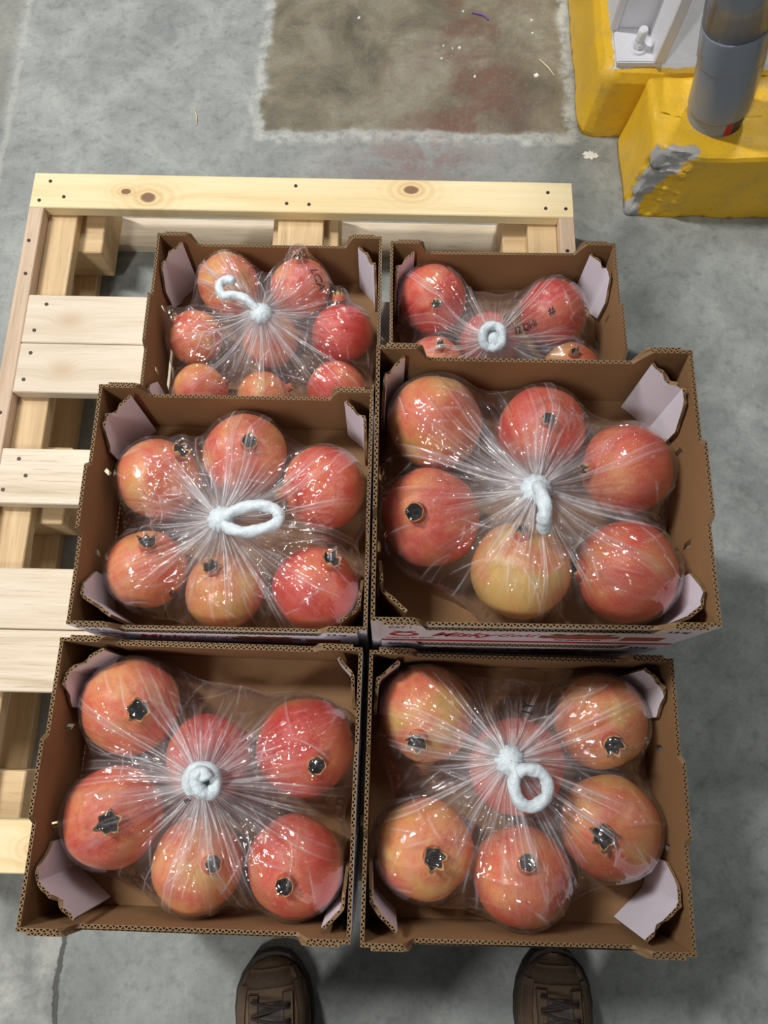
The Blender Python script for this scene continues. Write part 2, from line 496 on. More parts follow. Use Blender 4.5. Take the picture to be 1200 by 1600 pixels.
def build_column():
    # rear plinth: yellow round the rim, white on top under the column
    bm = block_mesh(0.384, 1.25, 1.176, 1.95, 0.150, 0.024, 3, 0.003)
    p = bm_obj('column_plinth', bm, YELLOW_RIM, smooth=True)
    tag(p, 'yellow concrete plinth with a white top under the white steel column', 'plinth')
    # front block round the pipe, its near left corner broken off
    bm = block_mesh(0.462, 1.25, 0.985, 1.172, 0.157, 0.010, 8, 0.004, seg=0.014)
    from mathutils import noise as mn
    for v in bm.verts:
        n = mn.noise(v.co * 40) * 0.008 + mn.noise(v.co * 110) * 0.004
        # plane cutting the corner at (0.462, 0.985)
        ex = 0.60 - 0.30 * (v.co.z / 0.157 - 0.5)
        q = (v.co.x - 0.462) / 0.085 + (v.co.y - 0.985) / 0.030 - 0.55 - v.co.z * 3.2 + 0.5
        if v.co.x < 0.57 and v.co.y < 1.02 and v.co.z > 0.0:
            cutz = (v.co.x - 0.462) / 0.095 + (v.co.y - 0.985) / 0.035
            if cutz < 1.0:
                push = (1 - cutz)
                v.co.y += 0.020 * push + n
                v.co.x += 0.012 * push + n
                if v.co.z > 0.12:
                    v.co.z -= 0.022 * push + abs(n)
        # smooth mound where the top meets the pipe
        d = math.hypot(v.co.x - 0.585, v.co.y - 1.073)
        if v.co.z > 0.14:
            v.co.z += -0.006 * math.exp(-(d / 0.08) ** 2) + 0.004 * mn.noise(v.co * 25)
    p = bm_obj('pipe_plinth', bm, YELLOW_BROKEN, smooth=True)
    tag(p, 'yellow concrete block with a broken grey corner around the grey pipe', 'plinth')

    # the steel column: base plate, south-facing web, projecting flange, anchor bolt
    t = thing('steel_column', 'white painted steel column foot bolted onto the yellow plinth', 'column', (0, 0, 0.1475))

    def box(name, x0, x1, y0, y1, z0, z1, parent=t, bev=0.002, m=SPAINT):
        b = bmesh.new()
        bmesh.ops.create_cube(b, size=1.0)
        for v in b.verts:
            v.co = Vector((x0 if v.co.x < 0 else x1, y0 if v.co.y < 0 else y1, z0 if v.co.z < 0 else z1))
        bmesh.ops.bevel(b, geom=b.edges[:], offset=bev, segments=2, affect='EDGES')
        return bm_obj(name, b, m, parent)

    box('base_plate', 0.418, 0.502, 1.196, 1.60, 0.0, 0.012)
    # flange: a plate whose foot is cut at a slant
    prof = [(1.196, 0.012), (1.62, 0.012), (1.62, 2.6), (1.186, 2.6), (1.186, 0.10), (1.192, 0.012)]
    b = bmesh.new()
    lo = [b.verts.new((0.484, y, z)) for y, z in prof]
    hi = [b.verts.new((0.504, y, z)) for y, z in prof]
    b.faces.new(lo); b.faces.new(hi[::-1])
    for i in range(len(prof)):
        j = (i + 1) % len(prof)
        b.faces.new((lo[j], lo[i], hi[i], hi[j]))
    bmesh.ops.recalc_face_normals(b, faces=b.faces[:])
    bmesh.ops.bevel(b, geom=b.edges[:], offset=0.002, segments=1, affect='EDGES')
    bm_obj('flange', b, SPAINT, t)
    box('web', 0.420, 0.486, 1.275, 1.292, 0.012, 2.6)
    box('rear_flange', 0.410, 0.424, 1.268, 1.62, 0.012, 2.6)
    # anchor bolt with washer and nut
    bx, by = 0.457, 1.228
    b = bmesh.new()
    bmesh.ops.create_cone(b, segments=24, radius1=0.0185, radius2=0.017, depth=0.004, cap_ends=True, matrix=Matrix.Translation((bx, by, 0.014)))
    w = bm_obj('washer', b, SPAINT, t)
    b = bmesh.new()
    bmesh.ops.create_cone(b, segments=6, radius1=0.0115, radius2=0.011, depth=0.012, cap_ends=True, matrix=Matrix.Translation((bx, by, 0.022)))
    bmesh.ops.bevel(b, geom=b.edges[:], offset=0.0012, segments=2, affect='EDGES')
    bm_obj('nut', b, SPAINT, t)
    vs, fs = tube_mesh([(bx, by, 0.012), (bx, by, 0.050), (bx, by, 0.0535)], [0.0088, 0.0088, 0.007], 20)
    bm_obj_from(vs, fs, 'anchor_bolt', SPAINT, t)

    # drain pipe
    PVC = plain('grey_plastic_pipe', lin(128, 136, 148), 0.2, 0.05, 9, 0.02)
    t = thing('drain_pipe', 'grey plastic drain pipe rising out of the yellow concrete block', 'pipe', (0.588, 1.087, 0.150))
    base = [(0.0, 0.0, -0.03), (0.0, 0.0, 0.0), (-0.002, 0.0, 0.025), (-0.008, -0.001, 0.055), (-0.017, -0.003, 0.09)]
    ctr = smooth_path(base, 5)
    rad = [0.0505] * len(ctr)
    vs, fs = tube_mesh(ctr, rad, 40)
    bm_obj_from(vs, fs, 'lower_pipe', PVC, t)
    elbow = smooth_path([(-0.004, -0.0005, 0.030), (-0.010, -0.0015, 0.062), (-0.018, -0.003, 0.098), (-0.029, -0.005, 0.142)], 6)
    vs, fs = tube_mesh(elbow, [0.0515] + [0.0535] * (len(elbow) - 1), 40)
    bm_obj_from(vs, fs, 'elbow', PVC, t)
    c0, c1 = Vector((-0.029, -0.005, 0.138)), Vector((-0.046, -0.006, 0.200))
    pts = [c0 + (c1 - c0) * f for f in (0, 0.02, 0.04, 0.5, 0.95, 0.98, 1.0)]
    vs, fs = tube_mesh(pts, [0.0536, 0.0544, 0.0546, 0.0544, 0.0546, 0.0544, 0.0536], 40)
    bm_obj_from(vs, fs, 'collar', PVC, t)
    up = [c1 + Vector((-0.27, -0.016, 1.0)) * f for f in (-0.01, 0.1, 0.3, 0.6, 1.2, 1.9)]
    vs, fs = tube_mesh(up, 0.0535, 40)
    bm_obj_from(vs, fs, 'upper_pipe', PVC, t)
    # red and black sticker low on the pipe, facing the camera
    for nm, a0, a1, mt in (('red_sticker', -1.42, -1.18, RED_INK), ('black_sticker', -1.14, -0.72, BLACK_INK)):
        vs, fs = [], []
        k = 6
        for j in range(k + 1):
            a = a0 + (a1 - a0) * j / k
            for z in (0.004, 0.030):
                cx = -0.0025 * (z / 0.03)
                for rr in (0.0504, 0.0511):
                    vs.append((cx + math.cos(a) * rr, math.sin(a) * rr, z))
        for j in range(k):
            q = j * 4
            fs += [(q + 1, q + 5, q + 7, q + 3), (q, q + 2, q + 6, q + 4), (q, q + 4, q + 5, q + 1), (q + 2, q + 3, q + 7, q + 6)]
        fs += [(0, 1, 3, 2), (k * 4, k * 4 + 2, k * 4 + 3, k * 4 + 1)]
        mesh_obj(nm, vs, fs, mt, t)


def bm_obj_from(vs, fs, name, mat, parent=None, smooth_angle=True):
    o = mesh_obj(name, vs, fs, mat, parent, smooth=True)
    for p in o.data.polygons:
        if len(p.vertices) > 4:
            p.use_smooth = False
    return o


build_column()


# ------------------------------------------------------------------ pallet
def build_pallet():
    t = thing('pallet', 'pale new wooden pallet under the stacked cartons', 'pallet', (-0.6235, 0.955, 0), math.radians(-0.54))
    rnd = random.Random(5)

    def board(name, x0, x1, y0, y1, z0, z1, mat, along='x', bev=0.0015):
        """a plank with its length along its own local X"""
        lx, ly = (x1 - x0, y1 - y0) if along == 'x' else (y1 - y0, x1 - x0)
        b = bmesh.new()
        bmesh.ops.create_cube(b, size=1.0)
        h = z1 - z0
        for v in b.verts:
            v.co = Vector((0 if v.co.x < 0 else lx, -ly if v.co.y < 0 else 0, 0 if v.co.z < 0 else h))
        bmesh.ops.bevel(b, geom=b.edges[:], offset=bev, segments=1, affect='EDGES')
        o = bm_obj(name, b, mat, t)
        if along == 'x':
            o.location = (x0, y1, z0)
        else:
            o.location = (x1, y1, z0)
            o.rotation_euler = (0, 0, -math.pi / 2)      # local X runs away along -y
        return o

    def nail(par, x, y):
        """(x, y) in pallet coordinates; a sunken round head"""
        b = bmesh.new()
        bmesh.ops.create_cone(b, segments=10, radius1=0.0032, radius2=0.0030, depth=0.0012, cap_ends=True)
        o = bm_obj('nail', b, NAIL, par)
        w = Vector((x, y, ZP + 0.0004))
        d = w - Vector(par.location)
        if abs(par.rotation_euler.z) > 1:
            d = Vector((-d.y, d.x, d.z))
        o.location = d

    Wp, Dp = 0.949, 1.132
    back = board('deck_board', 0, Wp, -0.072, 0, 0.118, ZP, W_PINE)
    for x, y in ((0.030, -0.018), (0.016, -0.058), (0.058, -0.050), (0.462, -0.018), (0.448, -0.055), (0.487, -0.056), (0.905, -0.022), (0.935, -0.055), (0.90, -0.055)):
        nail(back, x, y)
    rows = [(-0.334, -0.245, W_STAIN), (-0.4235, -0.3355, W_STAIN), (-0.611, -0.520, W_PALE), (-0.803, -0.712, W_PALE), (-0.893, -0.8045, W_PALE), (-1.132, -1.064, W_PINE)]
    for i, (y0, y1, m) in enumerate(rows):
        x0 = 0 if i == 5 else 0.0265
        b = board('deck_board', x0, Wp - x0, y0, y1, 0.118, ZP, m)
        for xs in (0.045, Wp - 0.045, Wp / 2):
            nail(b, xs + rnd.uniform(0, 0.022), y1 - 0.018)
            nail(b, xs + rnd.uniform(-0.010, 0.004), y0 + 0.022)
            if i == 2:
                nail(b, xs + 0.025, (y0 + y1) / 2)
    for side in (0, 1):
        xa = 0 if side == 0 else Wp - 0.026
        r = board('side_rail', xa, xa + 0.026, -1.0635, -0.0725, 0.095, ZP, W_RAIL, 'y')
        for y in (-0.14, -0.205, -0.46, -0.66, -0.92):
            nail(r, xa + 0.012 + rnd.uniform(-0.003, 0.003), y)
    for xa, xb in ((0.0265, 0.077), (0.432, 0.512), (Wp - 0.077, Wp - 0.0265)):
        board('stringer', xa, xb, -1.132, 0, 0.096, 0.1178, W_WARM, 'y')
    for bx0 in (0.0, 0.420, Wp - 0.118):
        for by0, by1 in ((-0.130, -0.0005), (-0.63, -0.50), (-1.1315, -1.002)):
            board('block', bx0, bx0 + 0.118, by0, by1, 0.0222, 0.0948 if bx0 in (0.0, Wp - 0.118) else 0.0958, W_WARM, 'x', 0.002)
    for y0, y1 in ((-0.062, 0.0), (-0.612, -0.518), (-1.132, -1.06)):
        board('bottom_board', 0, Wp, y0, y1, 0.0002, 0.022, W_PALE)
    for bx0 in (0.0, 0.425, Wp - 0.085):
        for y0, y1 in ((-0.5175, -0.0625), (-1.0595, -0.6125)):
            board('bottom_runner', bx0, bx0 + 0.085, y0, y1, 0.0002, 0.022, W_WARM, 'y')


build_pallet()

# ------------------------------------------------------------------ cartons
CW, CL, CH, CT = 0.343, 0.300, 0.128, 0.0040


def corrugated(name, path, t, top, bottom, mats, holes=(), pitch=0.0066):
    """A sheet of corrugated board standing on `path` (plan points); its near face follows the
    path and the other face lies t to the left.  The cut edge on top shows the open flutes.
    mats: near face, left face, cut edge."""
    P = [Vector((p[0], p[1])) for p in path]
    segl = [(P[i + 1] - P[i]).length for i in range(len(P) - 1)]
    total = sum(segl)
    cum = [0]
    for l in segl:
        cum.append(cum[-1] + l)
    nor = []
    dirs = [(P[i + 1] - P[i]).normalized() for i in range(len(P) - 1)]
    for i in range(len(P)):
        a = dirs[max(0, i - 1)]; b = dirs[min(len(dirs) - 1, i)]
        na, nb = Vector((-a.y, a.x)), Vector((-b.y, b.x))
        m = (na + nb).normalized()
        nor.append(m / max(0.5, m.dot(na)))

    def at(s, left):
        i = 0
        while i < len(segl) - 1 and s > cum[i + 1]:
            i += 1
        f = (s - cum[i]) / segl[i]
        p = P[i].lerp(P[i + 1], f)
        if left:
            p = p + nor[i].lerp(nor[i + 1], f) * t
        return p
    n = int(round(total / pitch)) * 2
    vs, fs, mi = [], [], []

    def V(x, y, z):
        vs.append((x, y, z)); return len(vs) - 1

    def F(*f, m):
        fs.append(f); mi.append(m)
    sides = {}
    for left in (0, 1):
        idx = list(range(0, n + 1, 2)) if not left else [0] + list(range(1, n, 2)) + [n]
        cols = []
        for i in idx:
            s = total * i / n
            q = at(s, left)
            z0, z1 = bottom(s), top(s)
            hz = [(z0 + (z1 - z0) * f) for f in (0.0, 0.46, 0.62, 1.0)] if holes else [z0, z1]
            cols.append((i, s, [V(q.x, q.y, z) for z in hz]))
        sides[left] = cols
        for a, b in zip(cols, cols[1:]):
            sm = (a[1] + b[1]) / 2
            for k in range(len(a[2]) - 1):
                if holes and k == 1 and any(h0 < sm < h1 for h0, h1 in holes):
                    continue
                q = (a[2][k], b[2][k], b[2][k + 1], a[2][k + 1])
                F(*(q if not left else q[::-1]), m=left)
    # ends, hole linings
    for e in (0, -1):
        a, b = sides[0][e][2], sides[1][e][2]
        for k in range(len(a) - 1):
            q = (a[k], a[k + 1], b[k + 1], b[k])
            F(*(q if e == 0 else q[::-1]), m=2)
    for h0, h1 in holes:
        rng = []
        for left in (0, 1):
            cols = sides[left]
            sel = [j for j in range(len(cols) - 1) if h0 < (cols[j][1] + cols[j + 1][1]) / 2 < h1]
            rng.append((sel[0], sel[-1] + 1))
        (a0, a1), (b0, b1) = rng
        A, B = sides[0], sides[1]
        for (ia, ib, k, l) in ((a0, b0, 1, 2), (a1, b1, 1, 2)):
            F(A[ia][2][1], A[ia][2][2], B[ib][2][2], B[ib][2][1], m=2)
        for k in (1, 2):
            F(A[a0][2][k], A[a1][2][k], B[b1][2][k], B[b0][2][k], m=2)
    # top edge: a strip of triangles, each with an open flute sunk into it; closed strip below
    seq = []
    for left in (0, 1):
        for (i, s, c) in sides[left]:
            seq.append((i, left, c[-1], c[0], s))
    byi = {}
    for i, left, a, b, s in seq:
        byi[(i, left)] = (a, b, s)
    strip = [byi[(0, 0)], byi[(0, 1)]]
    tris = []
    order = [(0, 1), (0, 0)]
    for i in range(1, n):
        order.append((i, i % 2))
    order += [(n, 0), (n, 1)]
    for k in range(len(order) - 2):
        tri = [order[k], order[k + 1], order[k + 2]]
        ii = [byi[o] for o in tri]
        tv = [q[0] for q in ii]
        bv = [q[1] for q in ii]
        co = [Vector(vs[q]) for q in tv]
        area = (co[1] - co[0]).to_2d().cross((co[2] - co[0]).to_2d())
        if abs(area) < 1e-9:
            continue
        if area < 0:
            tv, bv, co, ii = tv[::-1], bv[::-1], co[::-1], ii[::-1]
        F(bv[2], bv[1], bv[0], m=2)
        steep = max(c.z for c in co) - min(c.z for c in co)
        if abs(area) < 1.2e-5 or steep > 0.004:
            F(*tv, m=2)
            continue
        cen = (co[0] + co[1] + co[2]) / 3
        ins = [V(*(cen + (c - cen) * 0.62)) for c in co]
        pit = [V(*(cen + (c - cen) * 0.62 - Vector((0, 0, 0.007)))) for c in co]
        for k2 in range(3):
            l2 = (k2 + 1) % 3
            F(tv[k2], tv[l2], ins[l2], ins[k2], m=2)
            F(ins[k2], ins[l2], pit[l2], pit[k2], m=2)
        F(*pit, m=2)
    return mesh_obj(name, vs, fs, mats, None, mi)


def text_mesh(body, size, shear=0.0, extrude=0.00015, bold=0.0, name='printed_text', mat=BLACK_INK, width=None):
    cu = bpy.data.curves.new('text', 'FONT')
    cu.body = body; cu.size = size; cu.shear = shear; cu.extrude = extrude; cu.offset = bold
    cu.align_x = 'CENTER'; cu.align_y = 'CENTER'; cu.resolution_u = 3
    o = bpy.data.objects.new('text', cu)
    COL.objects.link(o)
    dg = bpy.context.evaluated_depsgraph_get()
    me = bpy.data.meshes.new_from_object(o.evaluated_get(dg))
    COL.objects.unlink(o)
    bpy.data.objects.remove(o)
    me.name = name
    if width:
        xs = [v.co.x for v in me.vertices]
        k = width / (max(xs) - min(xs))
        for v in me.vertices:
            v.co.x *= k
    me.materials.clear(); me.materials.append(mat)
    return me


def build_carton():
    """the first carton, as an Empty with parts; returns the root"""
    root = bpy.data.objects.new('pomegranate_carton', None)
    link(root)
    hW, hL = CW / 2, CL / 2

    def adopt(o, par=root):
        o.parent = par
        return o

    def ends_high(total, tab, hi, low, ramp=0.012):
        def f(s):
            d = min(s, total - s)
            if d <= tab:
                return hi
            if d >= tab + ramp:
                return low
            q = (d - tab) / ramp
            return hi + (low - hi) * (q * q * (3 - 2 * q))
        return f

    def mid_high(total, half, base, hi):
        return lambda s: hi if abs(s - total / 2) < half else base
    zero = lambda s: 0.0
    K3 = [KRAFT, KRAFT, EDGE]
    sl = CL - 2 * CT
    wall_top = ends_high(CW, 0.044, CH, CH - 0.026)
    adopt(corrugated('front_panel', [(-hW, -hL), (hW, -hL)], CT, wall_top, zero, [WHITE, KRAFT, EDGE]))
    adopt(corrugated('back_panel', [(hW, hL), (-hW, hL)], CT, wall_top, zero, [WHITE, KRAFT, EDGE]))
    side_top = mid_high(sl, 0.042, CH - 0.001, CH + 0.011)
    side_bot = lambda s: 0.016 if abs(s - sl / 2) < 0.052 else 0.0
    hol = [(sl * 0.30, sl * 0.30 + 0.0075), (sl * 0.66, sl * 0.66 + 0.0075)]
    adopt(corrugated('side_panel', [(hW, -hL + CT), (hW, hL - CT)], CT, side_top, side_bot, [WHITE, KRAFT, EDGE], hol))
    adopt(corrugated('side_panel', [(-hW, hL - CT), (-hW, -hL + CT)], CT, side_top, side_bot, [WHITE, KRAFT, EDGE], hol))
    # outer plies on front and back
    pw = CW - 0.022
    ply_top = ends_high(pw, 0.038, CH - 0.001, CH - 0.034, 0.006)
    fp = adopt(corrugated('front_ply', [(-pw / 2, -hL - 0.0034), (pw / 2, -hL - 0.0034)], 0.0032, ply_top, zero, [WHITE, KRAFT, EDGE]))
    adopt(corrugated('back_ply', [(pw / 2, hL + 0.0034), (-pw / 2, hL + 0.0034)], 0.0032, ply_top, zero, [WHITE, KRAFT, EDGE]))
    # base
    b = bmesh.new()
    bmesh.ops.create_cube(b, size=1.0)
    for v in b.verts:
        v.co = Vector((v.co.x * (CW - 2 * CT - 0.0006), v.co.y * (CL - 2 * CT - 0.0006), 0.0005 if v.co.z < 0 else 0.0055))
    adopt(bm_obj('base_panel', b, KRAFT))
    # print on the front ply
    fy = -hL - 0.0036

    def put(me, x, z, name):
        o = bpy.data.objects.new(name, me)
        link(o, fp)
        o.location = (x, fy, z)
        o.rotation_euler = (math.pi / 2, 0, 0)
        return o

    def flat(name, poly, mat):
        vs = [(x, fy + 0.0003, z) for x, z in poly] + [(x, fy - 0.0002, z) for x, z in poly]
        n = len(poly)
        fs = [tuple(range(n)), tuple(range(2 * n - 1, n - 1, -1))]
        fs += [(i, i + n, (i + 1) % n + n, (i + 1) % n) for i in range(n)]
        return mesh_obj(name, vs, fs, mat, fp)
    flat('red_stripe', [(-pw / 2, 0.010), (pw / 2, 0.010), (pw / 2, 0.022), (-pw / 2, 0.022)], RED_INK)
    put(text_mesh('CAT 1', 0.018, width=0.022), -0.142, 0.112, 'printed_text')
    put(text_mesh('PRODUCE OF EGYPT', 0.008, width=0.052), -0.130, 0.034, 'printed_text')
    put(text_mesh('Misky', 0.042, 0.45, bold=0.0006, mat=RED_INK, width=0.070), -0.077, 0.064, 'printed_text')
    put(text_mesh('Gold', 0.030, 0.45, mat=RED_INK, width=0.042), -0.021, 0.066, 'printed_text')
    put(text_mesh('3.8 kg', 0.016, width=0.022), 0.136, 0.108, 'printed_text')
    put(text_mesh('POMEGRANATES', 0.008, width=0.050), 0.052, 0.036, 'printed_text')
    # ring shaped fruit emblem with two leaves
    vs, fs = [], []
    n = 28
    for k in range(n):
        a = 2 * math.pi * k / n
        wd = 0.0022 + 0.0016 * (0.5 - 0.5 * math.sin(a))
        for rr in (1, -1):
            for y in (fy + 0.0003, fy - 0.0002):
                vs.append((-0.137 + math.cos(a) * (0.0125 + rr * wd), y, 0.064 + math.sin(a) * (0.0125 + rr * wd)))
    for k in range(n):
        q, r = k * 4, ((k + 1) % n) * 4
        fs += [(q + 1, r + 1, r + 3, q + 3), (q, q + 1, r + 1, r), (q + 2, r + 2, r + 3, q + 3), (q, r, r + 2, q + 2)]
    mesh_obj('emblem', vs, fs, RED_INK, fp)
    for sg in (-1, 1):
        poly = [(-0.137 + sg * 0.012 * u, 0.080 + 0.004 * math.sin(math.pi * u) * w + 0.004 * u) for u, w in ((0, 0), (0.3, 1), (0.6, 1), (1, 0), (0.6, -0.6), (0.3, -0.8))]
        flat('emblem_leaf', poly if sg < 0 else poly[::-1], GREEN_INK)
    # the little fruit picture
    r2 = random.Random(2)
    pts = []
    for k in range(24):
        u = k / 23
        pts.append((0.006 + 0.084 * u, 0.068 + 0.012 * math.sin(u * math.pi) + r2.uniform(-0.003, 0.003)))
    for k in range(24):
        u = 1 - k / 23
        pts.append((0.006 + 0.084 * u, 0.052 - 0.006 * math.sin(u * math.pi) + r2.uniform(-0.002, 0.002)))
    flat('fruit_picture', pts, FRUIT_INK)
    for u in (0.18, 0.45, 0.8):
        x = 0.006 + 0.084 * u
        flat('picture_leaf', [(x - 0.008, 0.078), (x, 0.084), (x + 0.010, 0.079), (x, 0.075)], GREEN_INK)
    flat('orange_label', [(0.096, 0.040), (0.138, 0.040), (0.138, 0.066), (0.096, 0.066)], ORANGE_INK)
    return root


# corner flap reach along the side wall and along the front/back wall, per corner (left/right, front/back)
FLAPS = {'FL': {(-1, -1): (.044, .054), (1, -1): (.028, .028), (-1, 1): (.036, .046), (1, 1): (.028, .026)},
         'FR': {(-1, -1): (.036, .036), (1, -1): (.044, .046), (-1, 1): (.030, .032), (1, 1): (.026, .030)},
         'MR': {(-1, -1): (.034, .034), (1, -1): (.024, .027), (-1, 1): (.026, .028), (1, 1): (.040, .040)},
         'ML': {(-1, -1): (.034, .046), (1, -1): (.029, .030), (-1, 1): (.036, .036), (1, 1): (.032, .034)}}
FLAP_ANY = {(-1, -1): (.036, .034), (1, -1): (.036, .034), (-1, 1): (.038, .034), (1, 1): (.040, .034)}


def flap_line(key, sx, sy, gap):
    """normal (towards the corner) and offset, in corner distances, of the inner face of a corner flap"""
    lb, lc = FLAPS.get(key, FLAP_ANY)[(sx, sy)]
    n = Vector((lb - CT - 0.0062, lc - CT - 0.0045)).normalized()
    return n, n.x * (CT + 0.0045) + n.y * lb + 0.0036 + gap


def add_flaps(root, key, seed):
    """creased flaps standing against the side walls and cutting the corners"""
    rnd = random.Random(seed)
    hW, hL = CW / 2, CL / 2
    for sx in (-1, 1):
        for sy in (-1, 1):
            lb, lc = FLAPS.get(key, FLAP_ANY)[(sx, sy)]
            la = lb + 0.037
            pts = [(CT + 0.0022, la), (CT + 0.0045, lb), (lc, CT + 0.0062)]
            pl = [(sx * (hW - a), sy * (hL - c)) for a, c in pts]
            tot = (Vector(pl[1]) - Vector(pl[0])).length + (Vector(pl[2]) - Vector(pl[1])).length
            knots = [rnd.uniform(-0.0045, 0.003) for _ in range(14)]
            nick = rnd.uniform(0.5, 0.8) * tot

            def top(s, knots=knots, tot=tot, nick=nick):
                k = s / tot * 12
                i = int(k)
                z = CH - 0.009 + knots[i] * (1 - (k - i)) + knots[i + 1] * (k - i)
                if s < 0.022:
                    z -= (0.022 - s) * 1.6
                if abs(s - nick) < 0.005:
                    z -= 0.009
                return z
            bot = lambda s: 0.0065 + max(0, 0.030 - s) * 1.1
            d = Vector(pl[2]) - Vector(pl[0])
            leftn = Vector((-d.y, d.x))
            inward = leftn.dot(Vector((-pl[1][0], -pl[1][1]))) > 0
            o = corrugated('corner_flap', pl, 0.0036, top, bot, [KRAFT, LILAC, EDGE] if inward else [LILAC, KRAFT, EDGE])
            if not inward:                 # step the sheet inwards by its own thickness
                dd = leftn.normalized() * -0.0036
                for v in o.data.vertices:
                    v.co.x += dd.x; v.co.y += dd.y
            o['label'] = 'white lined corner flap with a torn top edge'
            o.parent = root


def copy_tree(o, parent=None):
    c = o.copy()
    COL.objects.link(c)
    c.parent = parent
    for ch in list(o.children):
        copy_tree(ch, c)
    return c


BOXES = {'FR': (.1545, -.0554, -.95, 2), 'FL': (-.1975, -.0461, -1.33, 2), 'ML': (-.1880, .271, -.60, 2),
         'MR': (.1605, .2601, -.35, 3), 'BL': (-.1802, .588, -.30, 1), 'BR': (.1770, .5794, .10, 1)}
CLABEL = {
    'FR': 'nearest right carton, open, holding six orange-red pomegranates, in front of the right boot',
    'FL': 'nearest left carton, open, six pomegranates in a bag with a coiled white knot',
    'ML': 'middle left carton, open, its bag tied with a long white loop',
    'MR': 'highest carton, open, its white front printed in red showing below the rim',
    'BL': 'back left carton, open, holding eight small pomegranates',
    'BR': 'back right carton, open, the one nearest the yellow concrete block'}
ULABEL = {('FR', 1): 'carton hidden under the nearest right carton', ('FL', 1): 'carton under the nearest left carton',
          ('ML', 1): 'carton under the left carton of the middle row', ('MR', 1): 'bottom carton of the three-high stack',
          ('MR', 2): 'carton whose red and white front edge shows just below the highest carton'}
proto = build_carton()
made = [proto] + [copy_tree(proto) for _ in range(sum(b[3] for b in BOXES.values()) - 1)]
for key, (bx, by, yaw, lev) in BOXES.items():
    for l in range(1, lev + 1):
        o = made.pop(0)
        add_flaps(o, key, len(made) * 3 + 1)
        o.location = (bx, by, ZP + 0.0003 + (l - 1) * (CH + 0.0003))
        o.rotation_euler = (0, 0, math.radians(yaw))
        tag(o, CLABEL[key] if l == lev else ULABEL[(key, l)], 'carton', 'printed pomegranate cartons on the pallet')


# ------------------------------------------------------------------ pomegranates
def pom_material():
    M = Mat('pomegranate_rind')
    v0 = M.obj()
    seed = M.n('ShaderNodeAttribute', attribute_type='OBJECT', attribute_name='seed', out=2)
    rosy = M.n('ShaderNodeAttribute', attribute_type='OBJECT', attribute_name='rosy', out=2)
    off = M.n('ShaderNodeCombineXYZ', {0: M.math('MULTIPLY', seed, 17.3), 1: M.math('MULTIPLY', seed, 9.1), 2: seed})
    v = M.n('ShaderNodeVectorMath', {0: v0, 1: off}, operation='ADD')
    n1 = M.noise(v, 1.1, 3, 0.5, 0.3)
    streak = M.noise(M.map(v, (7, 7, 1.2)), 1.0, 4, 0.6)
    fine = M.noise(v, 22, 4, 0.65)
    tiny = M.noise(v, 75, 2, 0.5)
    f = M.math('ADD', M.math('MULTIPLY', M.math('SUBTRACT', n1, 0.5), 1.5), M.math('SUBTRACT', rosy, 0.12))
    f = M.math('ADD', f, M.math('MULTIPLY', M.math('SUBTRACT', streak, 0.5), 0.42))
    f = M.math('ADD', f, M.math('MULTIPLY', M.math('SUBTRACT', fine, 0.5), 0.5), clamp=True)
    c = M.ramp(f, [(0.0, lin(216, 176, 102)), (0.22, lin(222, 152, 98)), (0.5, lin(216, 114, 84)), (0.75, lin(208, 78, 66)), (1.0, lin(194, 44, 44))])
    c = M.mix(M.math('MULTIPLY', M.sstep(tiny, 0.55, 0.70), 0.45), c, lin(230, 172, 122))
    sc = M.noise(M.map(v, (1, 1, 1), (4, 4, 4)), 5.5, 5, 0.7)
    c = M.mix(M.math('MULTIPLY', M.sstep(sc, 0.63, 0.74), 0.42), c, lin(132, 78, 48))
    blush = M.sstep(M.noise(M.map(v, (1, 1, 1), (9, 1, 3)), 9, 2), 0.64, 0.76)
    c = M.mix(M.math('MULTIPLY', blush, 0.35), c, lin(168, 44, 44))
    return M.fin(c, M.math('ADD', 0.30, M.math('MULTIPLY', fine, 0.2)), M.bump(M.math('ADD', M.math('MULTIPLY', fine, 0.6), M.math('MULTIPLY', tiny, 0.3)), 0.10, 0.015), **{'Specular IOR Level': 0.35})


RIND = pom_material()


def calyx_material():
    M = Mat('calyx_skin')
    v = M.obj()
    z = M.n('ShaderNodeSeparateXYZ', {0: v}, out=2)
    n = M.noise(v, 12, 4)
    f = M.math('ADD', M.sstep(z, 0.98, 1.26), M.math('MULTIPLY', M.math('SUBTRACT', n, 0.5), 0.5))
    c = M.ramp(f, [(0.0, lin(196, 84, 58)), (0.4, lin(200, 138, 78)), (0.75, lin(196, 160, 98)), (1.0, lin(96, 74, 44))])
    return M.fin(c, 0.6, M.bump(n, 0.3, 0.01))


CALYX = calyx_material()
CUP = plain('calyx_inside', lin(30, 22, 18), 0.8, 0.4, 30, 0.5)
STAMEN = plain('dry_stamens', lin(52, 40, 32), 0.8, 0.4, 40, 0.5)


